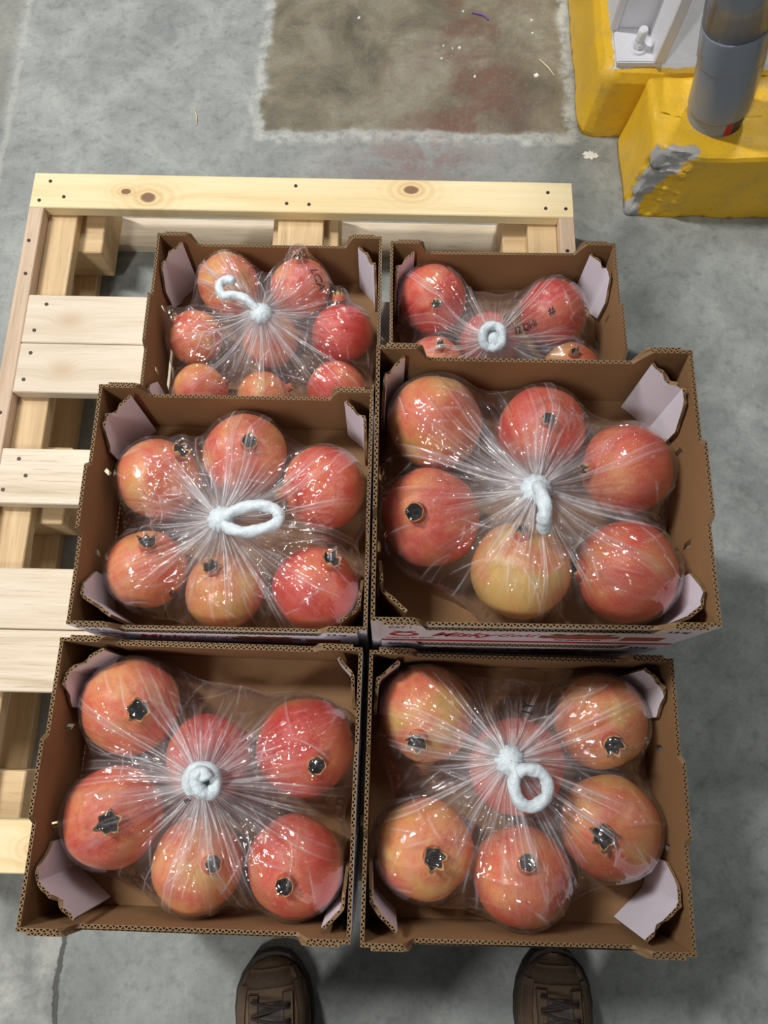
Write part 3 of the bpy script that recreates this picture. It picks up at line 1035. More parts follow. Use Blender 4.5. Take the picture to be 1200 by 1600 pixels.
def pom_body_mesh(seed):
    rnd = random.Random(seed)
    bm = bmesh.new()
    bmesh.ops.create_uvsphere(bm, u_segments=48, v_segments=32, radius=1.0)
    k = rnd.choice((5, 6))
    ph = rnd.uniform(0, 6)
    from mathutils import noise as mn
    for v in bm.verts:
        d = v.co.normalized()
        a = math.atan2(d.y, d.x)
        s = math.sqrt(max(0, 1 - d.z * d.z))
        r = 1.0 + 0.013 * s * math.cos(k * a + ph) + 0.010 * s * math.cos(2 * a + ph * 2)
        r += 0.022 * mn.noise(d * 1.3 + Vector((seed * 3.1, 0, 0)))
        r -= 0.035 * max(0, d.z) ** 6           # flatter shoulder
        r += 0.018 * math.exp(-((1 - d.z) / 0.018))  # small neck under the crown
        r -= 0.04 * math.exp(-((1 + d.z) / 0.01))   # stalk dimple
        v.co = d * r
        v.co.z *= 0.965
    me = bpy.data.meshes.new('pomegranate')
    bm.to_mesh(me); bm.free()
    me.materials.append(RIND)
    me.polygons.foreach_set('use_smooth', [True] * len(me.polygons))
    return me


def calyx_mesh(kind, seed):
    """crown of the fruit in unit-sphere coordinates (a hollow cup with pointed lobes)"""
    rnd = random.Random(seed)
    lobes = 6
    n = 48
    lob_h, flare, r0 = ((0.06, 0.0, 0.185), (0.17, 0.09, 0.185), (0.21, -0.04, 0.155))[kind]
    hs = [lob_h * rnd.uniform(0.35, 1.15) for _ in range(lobes)]
    fl = [flare * rnd.uniform(0.4, 1.4) for _ in range(lobes)]
    rings = []
    vs = []
    for wall in (0, 1):                    # outer then inner
        for row in range(5):
            t = row / 4
            ring = []
            for i in range(n):
                a = 2 * math.pi * i / n
                lf = i / n * lobes
                li = int(lf) % lobes
                tri = 1 - abs((lf % 1) - 0.5) * 2
                zt = 1.105 + hs[li] * tri ** 0.9 - 0.02 * (1 - tri)
                zb = 0.93 if wall == 0 else 0.975
                z = zb + (zt - zb) * t
                r = r0 * (1 + 0.12 * (1 - t) ** 2) + fl[li] * t * t * tri
                if wall:
                    r -= 0.018 + 0.010 * (1 - t)
                ring.append(len(vs))
                vs.append((r * math.cos(a), r * math.sin(a), z * 0.985))
            rings.append(ring)
    fs, mi = [], []
    for w in (0, 1):
        for row in range(4):
            A, B = rings[w * 5 + row], rings[w * 5 + row + 1]
            for i in range(n):
                j = (i + 1) % n
                q = (A[i], A[j], B[j], B[i])
                fs.append(q if w == 0 else q[::-1]); mi.append(0 if (w == 0 or row == 3) else 1)
    A, B = rings[4], rings[9]
    for i in range(n):
        j = (i + 1) % n
        fs.append((A[i], A[j], B[j], B[i])); mi.append(0)
    vs.append((0, 0, 0.955)); c = len(vs) - 1
    A = rings[5]
    for i in range(n):
        fs.append((A[i], A[(i + 1) % n], c)); mi.append(1)
    me = bpy.data.meshes.new('calyx')
    me.from_pydata(vs, [], fs)
    me.materials.append(CALYX); me.materials.append(CUP)
    me.polygons.foreach_set('material_index', mi)
    me.polygons.foreach_set('use_smooth', [True] * len(fs))
    me.update()
    # stamens
    sv, sf = [], []
    for q in range(22):
        a, rr = rnd.uniform(0, 6.28), rnd.uniform(0.0, 0.10)
        x, y = rr * math.cos(a), rr * math.sin(a)
        tx, ty = x * 0.7 + rnd.uniform(-0.03, 0.03), y * 0.7 + rnd.uniform(-0.03, 0.03)
        b = len(sv)
        for m in range(3):
            g = m * 2.094
            sv.append((x + 0.010 * math.cos(g), y + 0.010 * math.sin(g), 0.955))
        for m in range(3):
            g = m * 2.094
            sv.append((tx + 0.008 * math.cos(g), ty + 0.008 * math.sin(g), 0.985 + rnd.uniform(0, 0.05)))
        sf += [(b, b + 1, b + 4, b + 3), (b + 1, b + 2, b + 5, b + 4), (b + 2, b, b + 3, b + 5), (b + 3, b + 4, b + 5)]
    ms = bpy.data.meshes.new('stamen_tuft')
    ms.from_pydata(sv, [], sf)
    ms.materials.append(STAMEN)
    ms.update()
    return me, ms


BODY = [pom_body_mesh(s) for s in range(5)]
CAL = [calyx_mesh(k % 3, 20 + k) for k in range(6)]

# px centre, px diameter, calyx px (or None), rosiness 0..1, calyx kind, extra height, label
POMS = {
    'FL': [(205, 1107, 163, (215, 1113), .50, 1, 0, 'mottled orange-red pomegranate in the back left corner of the nearest left carton'),
           (320, 1180, 140, None, .85, 0, 0, 'red pomegranate half hidden behind the white knot in the nearest left carton'),
           (479, 1167, 160, (496, 1195), .85, 0, 0, 'deep red pomegranate at the right wall, back of the nearest left carton'),
           (178, 1282, 160, (170, 1292), .66, 1, 0, 'red pomegranate at the left wall of the nearest left carton, yellow-edged crown up'),
           (298, 1365, 150, (320, 1365), .42, 0, 0, 'orange-yellow pomegranate at the front middle of the nearest left carton'),
           (460, 1352, 157, (444, 1384), .74, 0, 0, 'red pomegranate in the front right corner of the nearest left carton')],
    'FR': [(665, 1115, 152, (651, 1157), .34, 1, 0, 'orange pomegranate in the back left corner of the nearest right carton'),
           (820, 1190, 155, (783, 1160), .74, 2, 0, 'red pomegranate behind the white ring knot of the nearest right carton'),
           (955, 1135, 150, (975, 1169), .36, 1, 0, 'orange pomegranate with three dark scratches, back right of the nearest right carton'),
           (657, 1332, 158, (671, 1347), .38, 1, 0, 'yellowish orange pomegranate at the front left of the nearest right carton'),
           (811, 1365, 157, (820, 1346), .58, 0, 0, 'orange-red pomegranate with a round beige-rimmed crown, front middle of nearest right carton'),
           (965, 1305, 163, (957, 1320), .48, 1, 0, 'dull orange-red pomegranate at the right wall of the nearest right carton')],
    'MR': [(680, 653, 155, None, .42, 0, 0, 'pale orange pomegranate in the back left corner of the highest carton'),
           (848, 672, 141, (859, 656), .72, 2, 0, 'red pomegranate with a dark crown, back middle of the highest carton'),
           (989, 733, 150, (928, 731), .70, 2, 0, 'red pomegranate at the back right of the highest carton, crown turned left'),
           (669, 808, 162, (645, 800), .66, 0, 0, 'red and yellow pomegranate with round grey crown, left wall of the highest carton'),
           (821, 888, 164, (823, 829), .20, 2, 0, 'yellow-green pomegranate at the front middle of the highest carton'),
           (995, 893, 168, (918, 888), .68, 0, 0, 'largest red pomegranate, in the front right corner of the highest carton')],
    'ML': [(239, 748, 133, (270, 706), .50, 1, 0, 'red and yellow pomegranate at the back left of the middle left carton'),
           (386, 712, 136, (392, 691), .58, 0, 0, 'orange-red pomegranate with square dark crown, back middle of the middle left carton'),
           (508, 762, 138, (442, 770), .74, 2, 0, 'red pomegranate at the right wall of the middle left carton, crown turned left'),
           (220, 890, 130, (220, 850), .52, 1, 0, 'orange pomegranate in the front left corner of the middle left carton'),
           (348, 930, 128, (327, 895), .40, 1, 0, 'orange pomegranate below the long white loop, front middle of the middle left carton'),
           (496, 920, 140, (520, 878), .80, 1, 0, 'red pomegranate in the front right corner of the middle left carton')],
    'BL': [(357, 443, 100, None, .48, 0, .022, 'yellow-red pomegranate behind the curled white tie in the back left carton'),
           (470, 450, 97, (467, 405), .62, 1, .020, 'red pomegranate under the black print in the back left carton'),
           (305, 527, 90, (273, 497), .50, 2, .006, 'orange pomegranate at the left wall of the back left carton'),
           (423, 530, 92, None, .42, 0, .0, 'orange pomegranate right under the knot in the back left carton'),
           (533, 523, 100, (528, 472), .98, 2, .0, 'smooth bright red pomegranate with a long neck at the right wall, back left carton'),
           (313, 613, 92, None, .50, 0, .0, 'orange-red pomegranate in the front left corner of the back left carton'),
           (412, 622, 88, (458, 603), .40, 2, .0, 'orange pomegranate at the front middle of the back left carton'),
           (525, 607, 95, None, .70, 0, .0, 'red pomegranate in the front right corner of the back left carton')],
    'BR': [(670, 467, 110, (675, 473), .84, 2, .006, 'red pomegranate in the back left corner of the back right carton'),
           (864, 491, 108, None, .88, 0, .004, 'red pomegranate under the lettered film in the back right carton'),
           (765, 533, 96, (791, 502), .74, 1, .0, 'red pomegranate behind the white ring knot of the back right carton'),
           (679, 572, 98, (687, 541), .52, 2, .0, 'orange pomegranate with a pointed crown, front left of the back right carton'),
           (890, 578, 96, (896, 548), .48, 2, .0, 'orange pomegranate with a pointed crown, front right of the back right carton')],
}


def base_z(key):
    return ZP + 0.0003 + (BOXES[key][3] - 1) * (CH + 0.0003) + 0.0055


def to_local(key, P):
    bx, by, yaw, _ = BOXES[key]
    a = math.radians(yaw)
    dx, dy = P.x - bx, P.y - by
    return dx * math.cos(a) + dy * math.sin(a), -dx * math.sin(a) + dy * math.cos(a)


def to_world(key, u, v, z):
    bx, by, yaw, _ = BOXES[key]
    a = math.radians(yaw)
    return Vector((bx + u * math.cos(a) - v * math.sin(a), by + u * math.sin(a) + v * math.cos(a), z))


SPHERES = {}
for key, lst in POMS.items():
    zf = base_z(key)
    arr = []
    for (px, py, dpx, cal, rosy, ck, dz, lab) in lst:
        r = 0.05
        for _ in range(15):
            P = ray_to(px, py, zf + r * 0.985 + dz)
            depth = (P - cam.location).dot(_fw)
            r = dpx / 2 * depth / FPX
        r = min(r, 0.0590) * 0.95
        u, v = to_local(key, P)
        C0 = P.copy()
        arr.append([u, v, r * 1.012 + dz + 0.0008, r, C0])
    # settle: push apart, keep off the walls and the corner flaps
    for _ in range(200):
        for i in range(len(arr)):
            for j in range(i):
                d = Vector(arr[i][:3]) - Vector(arr[j][:3])
                gap = d.length - (arr[i][3] + arr[j][3]) * 1.043
                if gap < 0:
                    h = Vector((d.x, d.y, 0)).normalized() * (-gap * 0.5)
                    arr[i][0] += h.x; arr[i][1] += h.y
                    arr[j][0] -= h.x; arr[j][1] -= h.y
            a = arr[i]
            lim = a[3] * 1.02
            wx = 0.0030 if abs(a[1]) < 0.044 else 0.0088
            a[0] = max(-CW / 2 + CT + wx + lim, min(CW / 2 - CT - wx - lim, a[0]))
            a[1] = max(-CL / 2 + CT + 0.0025 + lim, min(CL / 2 - CT - 0.0025 - lim, a[1]))
            ca, cb = CW / 2 - abs(a[0]), CL / 2 - abs(a[1])
            n, off = flap_line(key, 1 if a[0] > 0 else -1, 1 if a[1] > 0 else -1, 0.002)
            dist = ca * n.x + cb * n.y - off
            if dist < lim:
                k = lim - dist
                a[0] -= math.copysign(n.x * k, a[0]); a[1] -= math.copysign(n.y * k, a[1])
    SPHERES[key] = []
    for idx, (a, src) in enumerate(zip(arr, lst)):
        px, py, dpx, cal, rosy, ck, dz, lab = src
        u, v, z, r, C0 = a
        C = to_world(key, u, v, zf + z)
        rnd = random.Random(hash_ := (sum(ord(ch) for ch in key) * 31 + idx))
        if cal is not None:
            # where the sight line through the crown meets the fruit
            ray = (_fw * FPX + _r2 * (cal[0] - 600) + _d2 * (cal[1] - 800)).normalized()
            oc = cam.location - C0
            R = r * 1.03
            b = oc.dot(ray); disc = b * b - (oc.length_squared - R * R)
            if disc > 0:
                hit = cam.location + ray * (-b - math.sqrt(disc))
            else:
                hit = cam.location + ray * (-b)
            direc = (hit - C0).normalized()
        else:
            direc = Vector((rnd.uniform(-1, 1), rnd.uniform(0.4, 1), -0.5)).normalized()
        q = Vector((0, 0, 1)).rotation_difference(direc) @ Quaternion((0, 0, 1), rnd.uniform(0, 6.28))
        p = bpy.data.objects.new('pomegranate', BODY[idx % 5])
        link(p)
        p.rotation_mode = 'QUATERNION'
        p.rotation_quaternion = q
        p.location = C
        p.scale = (r, r, r)
        p['seed'] = rnd.uniform(0, 10)
        p['rosy'] = rosy
        tag(p, lab, 'pomegranate', 'pomegranates bagged in the cartons')
        cm, sm = CAL[(ck + 3 * (idx % 2)) % 6]
        if key == 'BL' and idx == 4:
            cm, sm = CAL[2]
        c = link(bpy.data.objects.new('calyx', cm), p)
        if key == 'BL' and idx == 4:
            c.scale = (1.25, 1.25, 1.12)
        s = link(bpy.data.objects.new('stamen_tuft', sm), c)
        ld = (direc.x, direc.y, direc.z)
        aa = math.radians(BOXES[key][2])
        lu, lv = ld[0] * math.cos(aa) + ld[1] * math.sin(aa), -ld[0] * math.sin(aa) + ld[1] * math.cos(aa)
        SPHERES[key].append((u, v, z, r))
        SPHERES[key].append((u + lu * r * 1.17, v + lv * r * 1.17, z + ld[2] * r * 1.17, r * 0.30))


# ------------------------------------------------------------------ clear bags
def film_material():
    M = Mat('clear_film')
    t = M.t
    t.nodes.remove(M.bsdf)
    haze = M.n('ShaderNodeAttribute', attribute_name='haze', out=2)
    uv = M.n('ShaderNodeUVMap', uv_map='film')
    n1 = M.noise(M.map(uv, (90, 5, 1)), 1.0, 1.5, 0.5, 0.3)       # long radial creases
    n2 = M.noise(M.map(uv, (22, 11, 1)), 1.0, 1.5, 0.5, 0.6)      # crumples
    vo = M.n('ShaderNodeTexVoronoi', {'Vector': M.n('ShaderNodeVectorMath', {0: M.map(uv, (30, 7, 1)), 1: M.n('ShaderNodeTexNoise', {'Vector': M.map(uv, (14, 5, 1)), 'Scale': 1.0, 'Detail': 1.0}, out=1)}, operation='ADD'), 'Scale': 1.0, 'Randomness': 1.0}, out=0, feature='F1')
    hgt = M.math('ADD', M.math('ADD', M.math('MULTIPLY', n1, 0.35), M.math('MULTIPLY', n2, 0.9)), M.math('MULTIPLY', vo, 0.9))
    nor = M.bump(hgt, 0.9, 0.0045)
    tr = M.n('ShaderNodeBsdfTransparent', {'Color': (0.985, 0.985, 0.99, 1)})
    df = M.n('ShaderNodeBsdfDiffuse', {'Color': (0.90, 0.90, 0.93, 1), 'Normal': nor})
    tl = M.n('ShaderNodeBsdfTranslucent', {'Color': (0.88, 0.88, 0.92, 1), 'Normal': nor})
    milky = M.n('ShaderNodeMixShader', {0: 0.4, 1: df, 2: tl})
    hz = M.math('MULTIPLY', haze, M.math('ADD', 0.55, M.math('MULTIPLY', n1, 0.9)), clamp=True)
    body = M.n('ShaderNodeMixShader', {0: hz, 1: tr, 2: milky})
    gl = M.n('ShaderNodeBsdfGlossy', {'Color': (1, 1, 1, 1), 'Roughness': 0.035, 'Normal': nor})
    fr = M.n('ShaderNodeFresnel', {'IOR': 1.5})
    fac = M.math('MINIMUM', M.math('MULTIPLY', fr, 2.0), 0.30)
    allm = M.n('ShaderNodeMixShader', {0: fac, 1: body, 2: gl})
    t.links.new(allm, M.out.inputs['Surface'])
    return M.m


def tie_material():
    M = Mat('gathered_film')
    v = M.obj()
    n = M.noise(v, 420, 4, 0.6)
    n2 = M.noise(v, 110, 3)
    nor = M.bump(M.math('ADD', n, n2), 0.7, 0.0015)
    c = M.mix(n, lin(188, 200, 206), lin(232, 240, 244))
    return M.fin(c, 0.28, nor, **{'Subsurface Weight': 0.3, 'Subsurface Radius': (0.01, 0.01, 0.012), 'Subsurface Scale': 0.3})


FILM = film_material()
TIE = tie_material()

# knot pixel, knot height above the carton base, tie path pixels with heights above the knot, tube radius, ring closed?
KNOT = {
    'FL': ((317, 1224), .118, [(300, 1240, .0), (294, 1218, .006), (306, 1200, .010), (328, 1203, .014), (338, 1224, .016), (328, 1240, .017), (312, 1234, .020), (306, 1214, .023), (318, 1206, .025), (324, 1220, .025)], .0078),
    'FR': ((796, 1188), .118, [(798, 1192, .006), (806, 1206, .012), (803, 1228, .013), (811, 1252, .012), (832, 1260, .012), (852, 1247, .013), (855, 1222, .015), (842, 1206, .016), (822, 1202, .016), (808, 1208, .013)], .0076),
    'MR': ((838, 765), .122, [(838, 757, .006), (846, 770, .018), (851, 790, .024), (851, 806, .022), (850, 820, .012), (850, 826, .004)], .0082),
    'ML': ((346, 812), .118, [(346, 812, .004), (362, 800, .011), (385, 792, .015), (410, 790, .016), (430, 797, .015), (436, 811, .013), (424, 822, .012), (400, 829, .011), (376, 831, .009), (356, 824, .006), (348, 814, .004)], .0078),
    'BL': ((408, 490), .128, [(408, 492, .002), (395, 477, .010), (380, 465, .014), (364, 461, .014), (350, 462, .013), (343, 453, .012), (345, 442, .013), (356, 437, .014), (367, 441, .014)], .0072),
    'BR': ((772, 530), .112, [(764, 548, .000), (755, 535, .008), (755, 518, .013), (766, 509, .016), (779, 511, .017), (785, 523, .016), (783, 537, .013), (774, 545, .010), (764, 541, .008)], .0074),
}
BAGLABEL = {
    'FL': 'clear plastic bag knotted in a round white coil, in the nearest left carton',
    'FR': 'clear plastic bag tied with an upright white ring, in the nearest right carton',
    'MR': 'clear plastic bag with a short hanging white tail, in the highest carton',
    'ML': 'clear plastic bag tied with a long flat white loop, in the middle left carton',
    'BL': 'clear plastic bag with a curled white tail, in the back left carton',
    'BR': 'clear plastic bag with a round white knot and black lettering, in the back right carton'}


def hull(points):
    pts = sorted(set(points))
    def half(ps):
        h = []
        for p in ps:
            while len(h) >= 2 and (h[-1][0] - h[-2][0]) * (p[1] - h[-2][1]) - (h[-1][1] - h[-2][1]) * (p[0] - h[-2][0]) <= 0:
                h.pop()
            h.append(p)
        return h[:-1]
    return half(pts) + half(pts[::-1])


def gsmooth(a, w):
    n = len(a)
    k = np.exp(-0.5 * (np.arange(-3 * w, 3 * w + 1) / w) ** 2); k /= k.sum()
    e = np.concatenate([a[-3 * w:], a, a[:3 * w]])
    return np.convolve(e, k, 'valid')


def build_bag(key, seed):
    rs = np.random.RandomState(seed)
    sph = SPHERES[key]
    (kpx, kpy), kz, tpath, trad = KNOT[key]
    zf = base_z(key)
    KP = ray_to(kpx, kpy, zf + kz)
    ku, kv = to_local(key, KP)
    NA, NR = 210, 110
    ang = np.arange(NA) / NA * 2 * math.pi
    ca, sa = np.cos(ang), np.sin(ang)
    # outline
    Ru = np.full(NA, 0.03)
    circ = []
    for (u, v, z, r) in sph:
        rr = r + 0.007
        dx, dy = u - ku, v - kv
        b = dx * ca + dy * sa
        disc = b * b - (dx * dx + dy * dy - rr * rr)
        ok = disc > 0
        Ru[ok] = np.maximum(Ru[ok], (b + np.sqrt(np.maximum(disc, 0)))[ok])
        for k in range(40):
            circ.append((u + rr * math.cos(k * 0.157), v + rr * math.sin(k * 0.157)))
    H = hull(circ)
    Rh = np.zeros(NA)
    for i in range(len(H)):
        (x0, y0), (x1, y1) = H[i], H[(i + 1) % len(H)]
        ex, ey = x1 - x0, y1 - y0
        den = ca * ey - sa * ex
        with np.errstate(divide='ignore', invalid='ignore'):
            tt = ((x0 - ku) * ey - (y0 - kv) * ex) / den
            ss = ((x0 - ku) * sa - (y0 - kv) * ca) / den
        ok = (np.abs(den) > 1e-9) & (tt > 0) & (ss >= -1e-6) & (ss <= 1 + 1e-6)
        Rh[ok] = np.maximum(Rh[ok], tt[ok])
    R = np.maximum(gsmooth(np.maximum(Ru, 0.25 * Ru + 0.75 * Rh), 3), Ru - 0.001)
    R += gsmooth(rs.normal(0, 1, NA), 3) * 0.004 + gsmooth(rs.normal(0, 1, NA), 8) * 0.006
    lim_u, lim_v = CW / 2 - CT - 0.0078, CL / 2 - CT - 0.0006
    with np.errstate(divide='ignore'):
        tu = np.where(ca > 0, (lim_u - ku) / ca, (-lim_u - ku) / ca)
        vh = np.abs(kv + sa * np.minimum(np.abs(tu), 1.0))
        lim_u = lim_u + 0.0068 * (1 - np.clip((vh - 0.050) / 0.014, 0, 1))   # no flap in the middle of the side walls
        tu = np.where(ca > 0, (lim_u - ku) / ca, (-lim_u - ku) / ca)
        tv = np.where(sa > 0, (lim_v - kv) / sa, (-lim_v - kv) / sa)
    wall = np.minimum(np.where(np.abs(ca) < 1e-6, 9, tu), np.where(np.abs(sa) < 1e-6, 9, tv))
    # keep clear of the corner flaps
    for sx in (-1, 1):
        for sy in (-1, 1):
            fn, off = flap_line(key, sx, sy, 0.0004)
            nx_, ny_ = sx * fn.x, sy * fn.y
            lim = CW / 2 * fn.x + CL / 2 * fn.y - off
            den = ca * nx_ + sa * ny_
            with np.errstate(divide='ignore', invalid='ignore'):
                tt = np.where(den > 1e-6, (lim - ku * nx_ - kv * ny_) / den, 9)
            wall = np.minimum(wall, tt)
    R = np.minimum(R, wall)
    r0 = 0.0075
    rho = np.linspace(0, 1, NR) ** 1.15
    RR = r0 + (R[:, None] - r0) * rho[None, :]
    U = ku + RR * ca[:, None]
    Vv = kv + RR * sa[:, None]
    obs = np.full((NA, NR), 0.004)
    for (u, v, z, r) in sph:
        d2 = (U - u) ** 2 + (Vv - v) ** 2
        rr = r * 1.04 + 0.0018
        top = z + np.sqrt(np.maximum(rr * rr - d2, 0))
        obs = np.where(d2 < rr * rr, np.maximum(obs, top), obs)
    ze = 0.026 + gsmooth(rs.normal(0, 1, NA), 4) * 0.02
    z = np.maximum(obs, kz + (ze[:, None] - kz) * rho[None, :])
    wr, wa = 1.0, 0.10
    for it in range(700):
        zl = z.copy()
        avg = (wr * (z[:, :-2] + z[:, 2:]) + wa * (np.roll(z, 1, 0) + np.roll(z, -1, 0))[:, 1:-1]) / (2 * wr + 2 * wa)
        zl[:, 1:-1] = avg
        z = np.maximum(obs, zl)
        z[:, 0] = kz
        z[:, -1] = np.clip(ze, 0.006, 0.05)
    # refine round the circle
    K = 4
    NF = NA * K
    fi = np.arange(NF) / K
    i0 = np.floor(fi).astype(int); fr = (fi - i0)[:, None]
    lerp = lambda A: (A[i0 % NA] * (1 - fr) + A[(i0 + 1) % NA] * fr)
    zF = lerp(z); RF = lerp(R[:, None])[:, 0]
    aF = fi / NA * 2 * math.pi
    RRF = r0 + (RF[:, None] - r0) * rho[None, :]
    # pleats running out from the knot
    disp = np.zeros((NF, NR)); pl = np.zeros((NF, NR))
    NP = 92
    for k in range(NP):
        ph = (k + rs.uniform(-0.6, 0.6)) / NP * 2 * math.pi
        ln = rs.uniform(0.35, 1.02) if rs.rand() < 0.75 else rs.uniform(0.9, 1.15)
        wid = rs.uniform(0.0007, 0.0019) * (0.55 + 0.45 * np.minimum(RRF / 0.06, 2.2))
        hgt = rs.uniform(0.0010, 0.0042) * (1.5 if rs.rand() < 0.15 else 1)
        bend = rs.normal(0, 0.05) * (rho[None, :] ** 1.5)
        da = (aF[:, None] - ph - bend + math.pi) % (2 * math.pi) - math.pi
        dist = np.abs(da) * RRF
        fade = np.clip(1 - (rho[None, :] / ln), 0, 1) ** 0.7
        prof = np.exp(-(dist / wid) ** 1.2) * fade
        disp += prof * hgt * np.minimum(1, 0.35 + RRF / 0.03)
        pl = np.maximum(pl, prof * rs.uniform(0.3, 1.0))
    # a few thick ropes of gathered film
    for k in range(9):
        ph = (k + rs.uniform(-0.4, 0.4)) / 9 * 2 * math.pi
        ln = rs.uniform(0.55, 1.1)
        wid = rs.uniform(0.0030, 0.0055) * (0.6 + 0.4 * np.minimum(RRF / 0.06, 1.8))
        bend = rs.normal(0, 0.10) * (rho[None, :] ** 1.5)
        da = (aF[:, None] - ph - bend + math.pi) % (2 * math.pi) - math.pi
        dist = np.abs(da) * RRF
        fade = np.clip(1 - (rho[None, :] / ln), 0, 1) ** 0.6
        prof = np.exp(-(dist / wid) ** 2) * fade
        disp += prof * rs.uniform(0.003, 0.0075) * np.minimum(1, RRF / 0.03)
        pl = np.maximum(pl, prof * rs.uniform(0.35, 0.75))
    # soft crumples away from the knot
    for k in range(26):
        ph = rs.uniform(0, 2 * math.pi); rc = rs.uniform(0.45, 0.98)
        wl = rs.uniform(0.02, 0.05)
        da = (aF[:, None] - ph + math.pi) % (2 * math.pi) - math.pi
        line = rho[None, :] - rc - rs.uniform(-1.2, 1.2) * da
        g = np.exp(-(line / 0.02) ** 2) * np.exp(-(da / rs.uniform(0.05, 0.2)) ** 2)
        disp += g * rs.uniform(0.001, 0.003)
        pl = np.maximum(pl, g * 0.25)
    # broad folded-over bands with a bright fold line on either side
    band = np.zeros((NF, NR))
    for k in range(30):
        ph = rs.uniform(0, 2 * math.pi)
        ln = rs.uniform(0.55, 1.1)
        hw = rs.uniform(0.018, 0.060)
        bend = rs.normal(0, 0.10) * (rho[None, :] ** 1.5)
        da = (aF[:, None] - ph - bend + math.pi) % (2 * math.pi) - math.pi
        hwr = hw * (1 - 0.45 * rho[None, :])
        fade = np.clip((ln - rho[None, :]) / 0.35, 0, 1)
        inside = np.clip((hwr - np.abs(da)) / 0.006, 0, 1)
        line = np.exp(-((np.abs(da) - hwr) * RRF / 0.0007) ** 2)
        st = rs.uniform(0.25, 1.0)
        band = np.maximum(band, (0.15 * inside + 0.62 * line) * fade * st)
        disp += (0.0010 * inside + 0.0009 * line) * fade * st * np.minimum(1, RRF / 0.03)
    # sharp creases running across the film, each with a flat on one side
    UX = ku + RRF * np.cos(aF)[:, None]
    VX = kv + RRF * np.sin(aF)[:, None]
    crease = np.zeros((NF, NR))
    for k in range(64):
        i = rs.randint(NF); q = rs.uniform(0.35, 1.0)
        rr = r0 + (RF[i] - r0) * q
        cu, cv = ku + rr * math.cos(aF[i]), kv + rr * math.sin(aF[i])
        dr = aF[i] + rs.normal(0, 0.75)
        ln = rs.uniform(0.008, 0.028)
        tx, ty = math.cos(dr), math.sin(dr)
        al = (UX - cu) * tx + (VX - cv) * ty
        ac = -(UX - cu) * ty + (VX - cv) * tx + 6.0 * al * al * rs.uniform(-1, 1)
        env = np.clip(1 - (al / ln) ** 2, 0, 1)
        side = np.where(ac > 0, np.exp(-ac / rs.uniform(0.003, 0.010)), np.exp(ac / 0.0016))
        st = rs.uniform(0.3, 1.0)
        disp += env * side * rs.uniform(0.0010, 0.0034)
        crease = np.maximum(crease, env ** 0.5 * np.exp(-(ac / 0.0008) ** 2) * st * 0.55)  # thin white haze line paints a highlight along the crease ridge
        crease = np.maximum(crease, env * np.clip(side, 0, 1) * st * 0.05)
    band = np.maximum(band, crease)
    zz = zF + disp
    haze = 0.012 + 0.85 * np.exp(-((RRF - r0) / 0.017)) + 0.09 * np.exp(-RRF / 0.05) + pl * (0.22 + 0.60 * np.exp(-RRF / 0.05)) + band
    edge = np.clip((rho[None, :] - 0.9) / 0.1, 0, 1)
    haze = np.clip(haze + 0.04 * edge + 0.30 * np.clip((rho[None, :] - 0.982) / 0.018, 0, 1) * (0.4 + 0.6 * rs.rand()), 0, 0.97)
    UF = ku + RRF * np.cos(aF)[:, None]
    VF = kv + RRF * np.sin(aF)[:, None]
    # skirt tucked under
    rows_u = [UF]; rows_v = [VF]; rows_z = [zz]; rows_h = [haze]
    wob = gsmooth(rs.normal(0, 1, NF), 6) * 0.012
    for f, (dr, fz) in enumerate(((0.0008, 0.75), (0.0, 0.45), (-0.003, 0.2), (-0.012, 0.08))):
        rr = RF + dr + wob * (0.4 if f < 3 else 0.1)
        rr = np.minimum(rr, lerp(wall[:, None])[:, 0])
        rows_u.append((ku + rr * np.cos(aF))[:, None]); rows_v.append((kv + rr * np.sin(aF))[:, None])
        rows_z.append(np.maximum(zz[:, -1:] * fz, 0.0015)); rows_h.append(np.full((NF, 1), 0.10))
    UF2 = np.concatenate(rows_u, 1); VF2 = np.concatenate(rows_v, 1); ZF2 = np.concatenate(rows_z, 1); HF2 = np.concatenate(rows_h, 1)
    NC = UF2.shape[1]
    bag = thing('fruit_bag', BAGLABEL[key], 'bag', (BOXES[key][0], BOXES[key][1], zf), math.radians(BOXES[key][2]), 'knotted clear bags of pomegranates')
    co = np.stack([UF2, VF2, ZF2], -1).reshape(-1, 3)
    idx = np.arange(NF * NC).reshape(NF, NC)
    nx = np.roll(idx, -1, 0)
    quads = np.stack([idx[:, :-1], nx[:, :-1], nx[:, 1:], idx[:, 1:]], -1).reshape(-1, 4)[:, ::-1]
    me = bpy.data.meshes.new('film')
    me.from_pydata(co.tolist(), [], quads.tolist())
    me.materials.append(FILM)
    me.polygons.foreach_set('use_smooth', [True] * len(me.polygons))
    at = me.attributes.new('haze', 'FLOAT', 'POINT')
    at.data.foreach_set('value', HF2.reshape(-1).astype(np.float32))
    uvl = me.uv_layers.new(name='film')
    # texture coordinates: round the circle / outwards (mirrored half way so that no seam shows)
    tcirc = np.abs(((np.arange(NF) / NF + 0.25) % 1.0) - 0.5) * 2
    tu_ = np.repeat(tcirc[:, None], NC, 1) * 1.0 + seed
    tv_ = np.repeat((np.arange(NC) / NR)[None, :], NF, 0)
    loops = np.zeros(len(me.loops), dtype=np.int32)
    me.loops.foreach_get('vertex_index', loops)
    uvs = np.stack([tu_.reshape(-1)[loops], tv_.reshape(-1)[loops]], -1)
    uvl.data.foreach_set('uv', uvs.reshape(-1).astype(np.float32))
    me.update()
    fo = link(bpy.data.objects.new('film', me), bag)

    # knot lump: a pleated bud
    n, m = 36, 14
    vs, fs = [], []
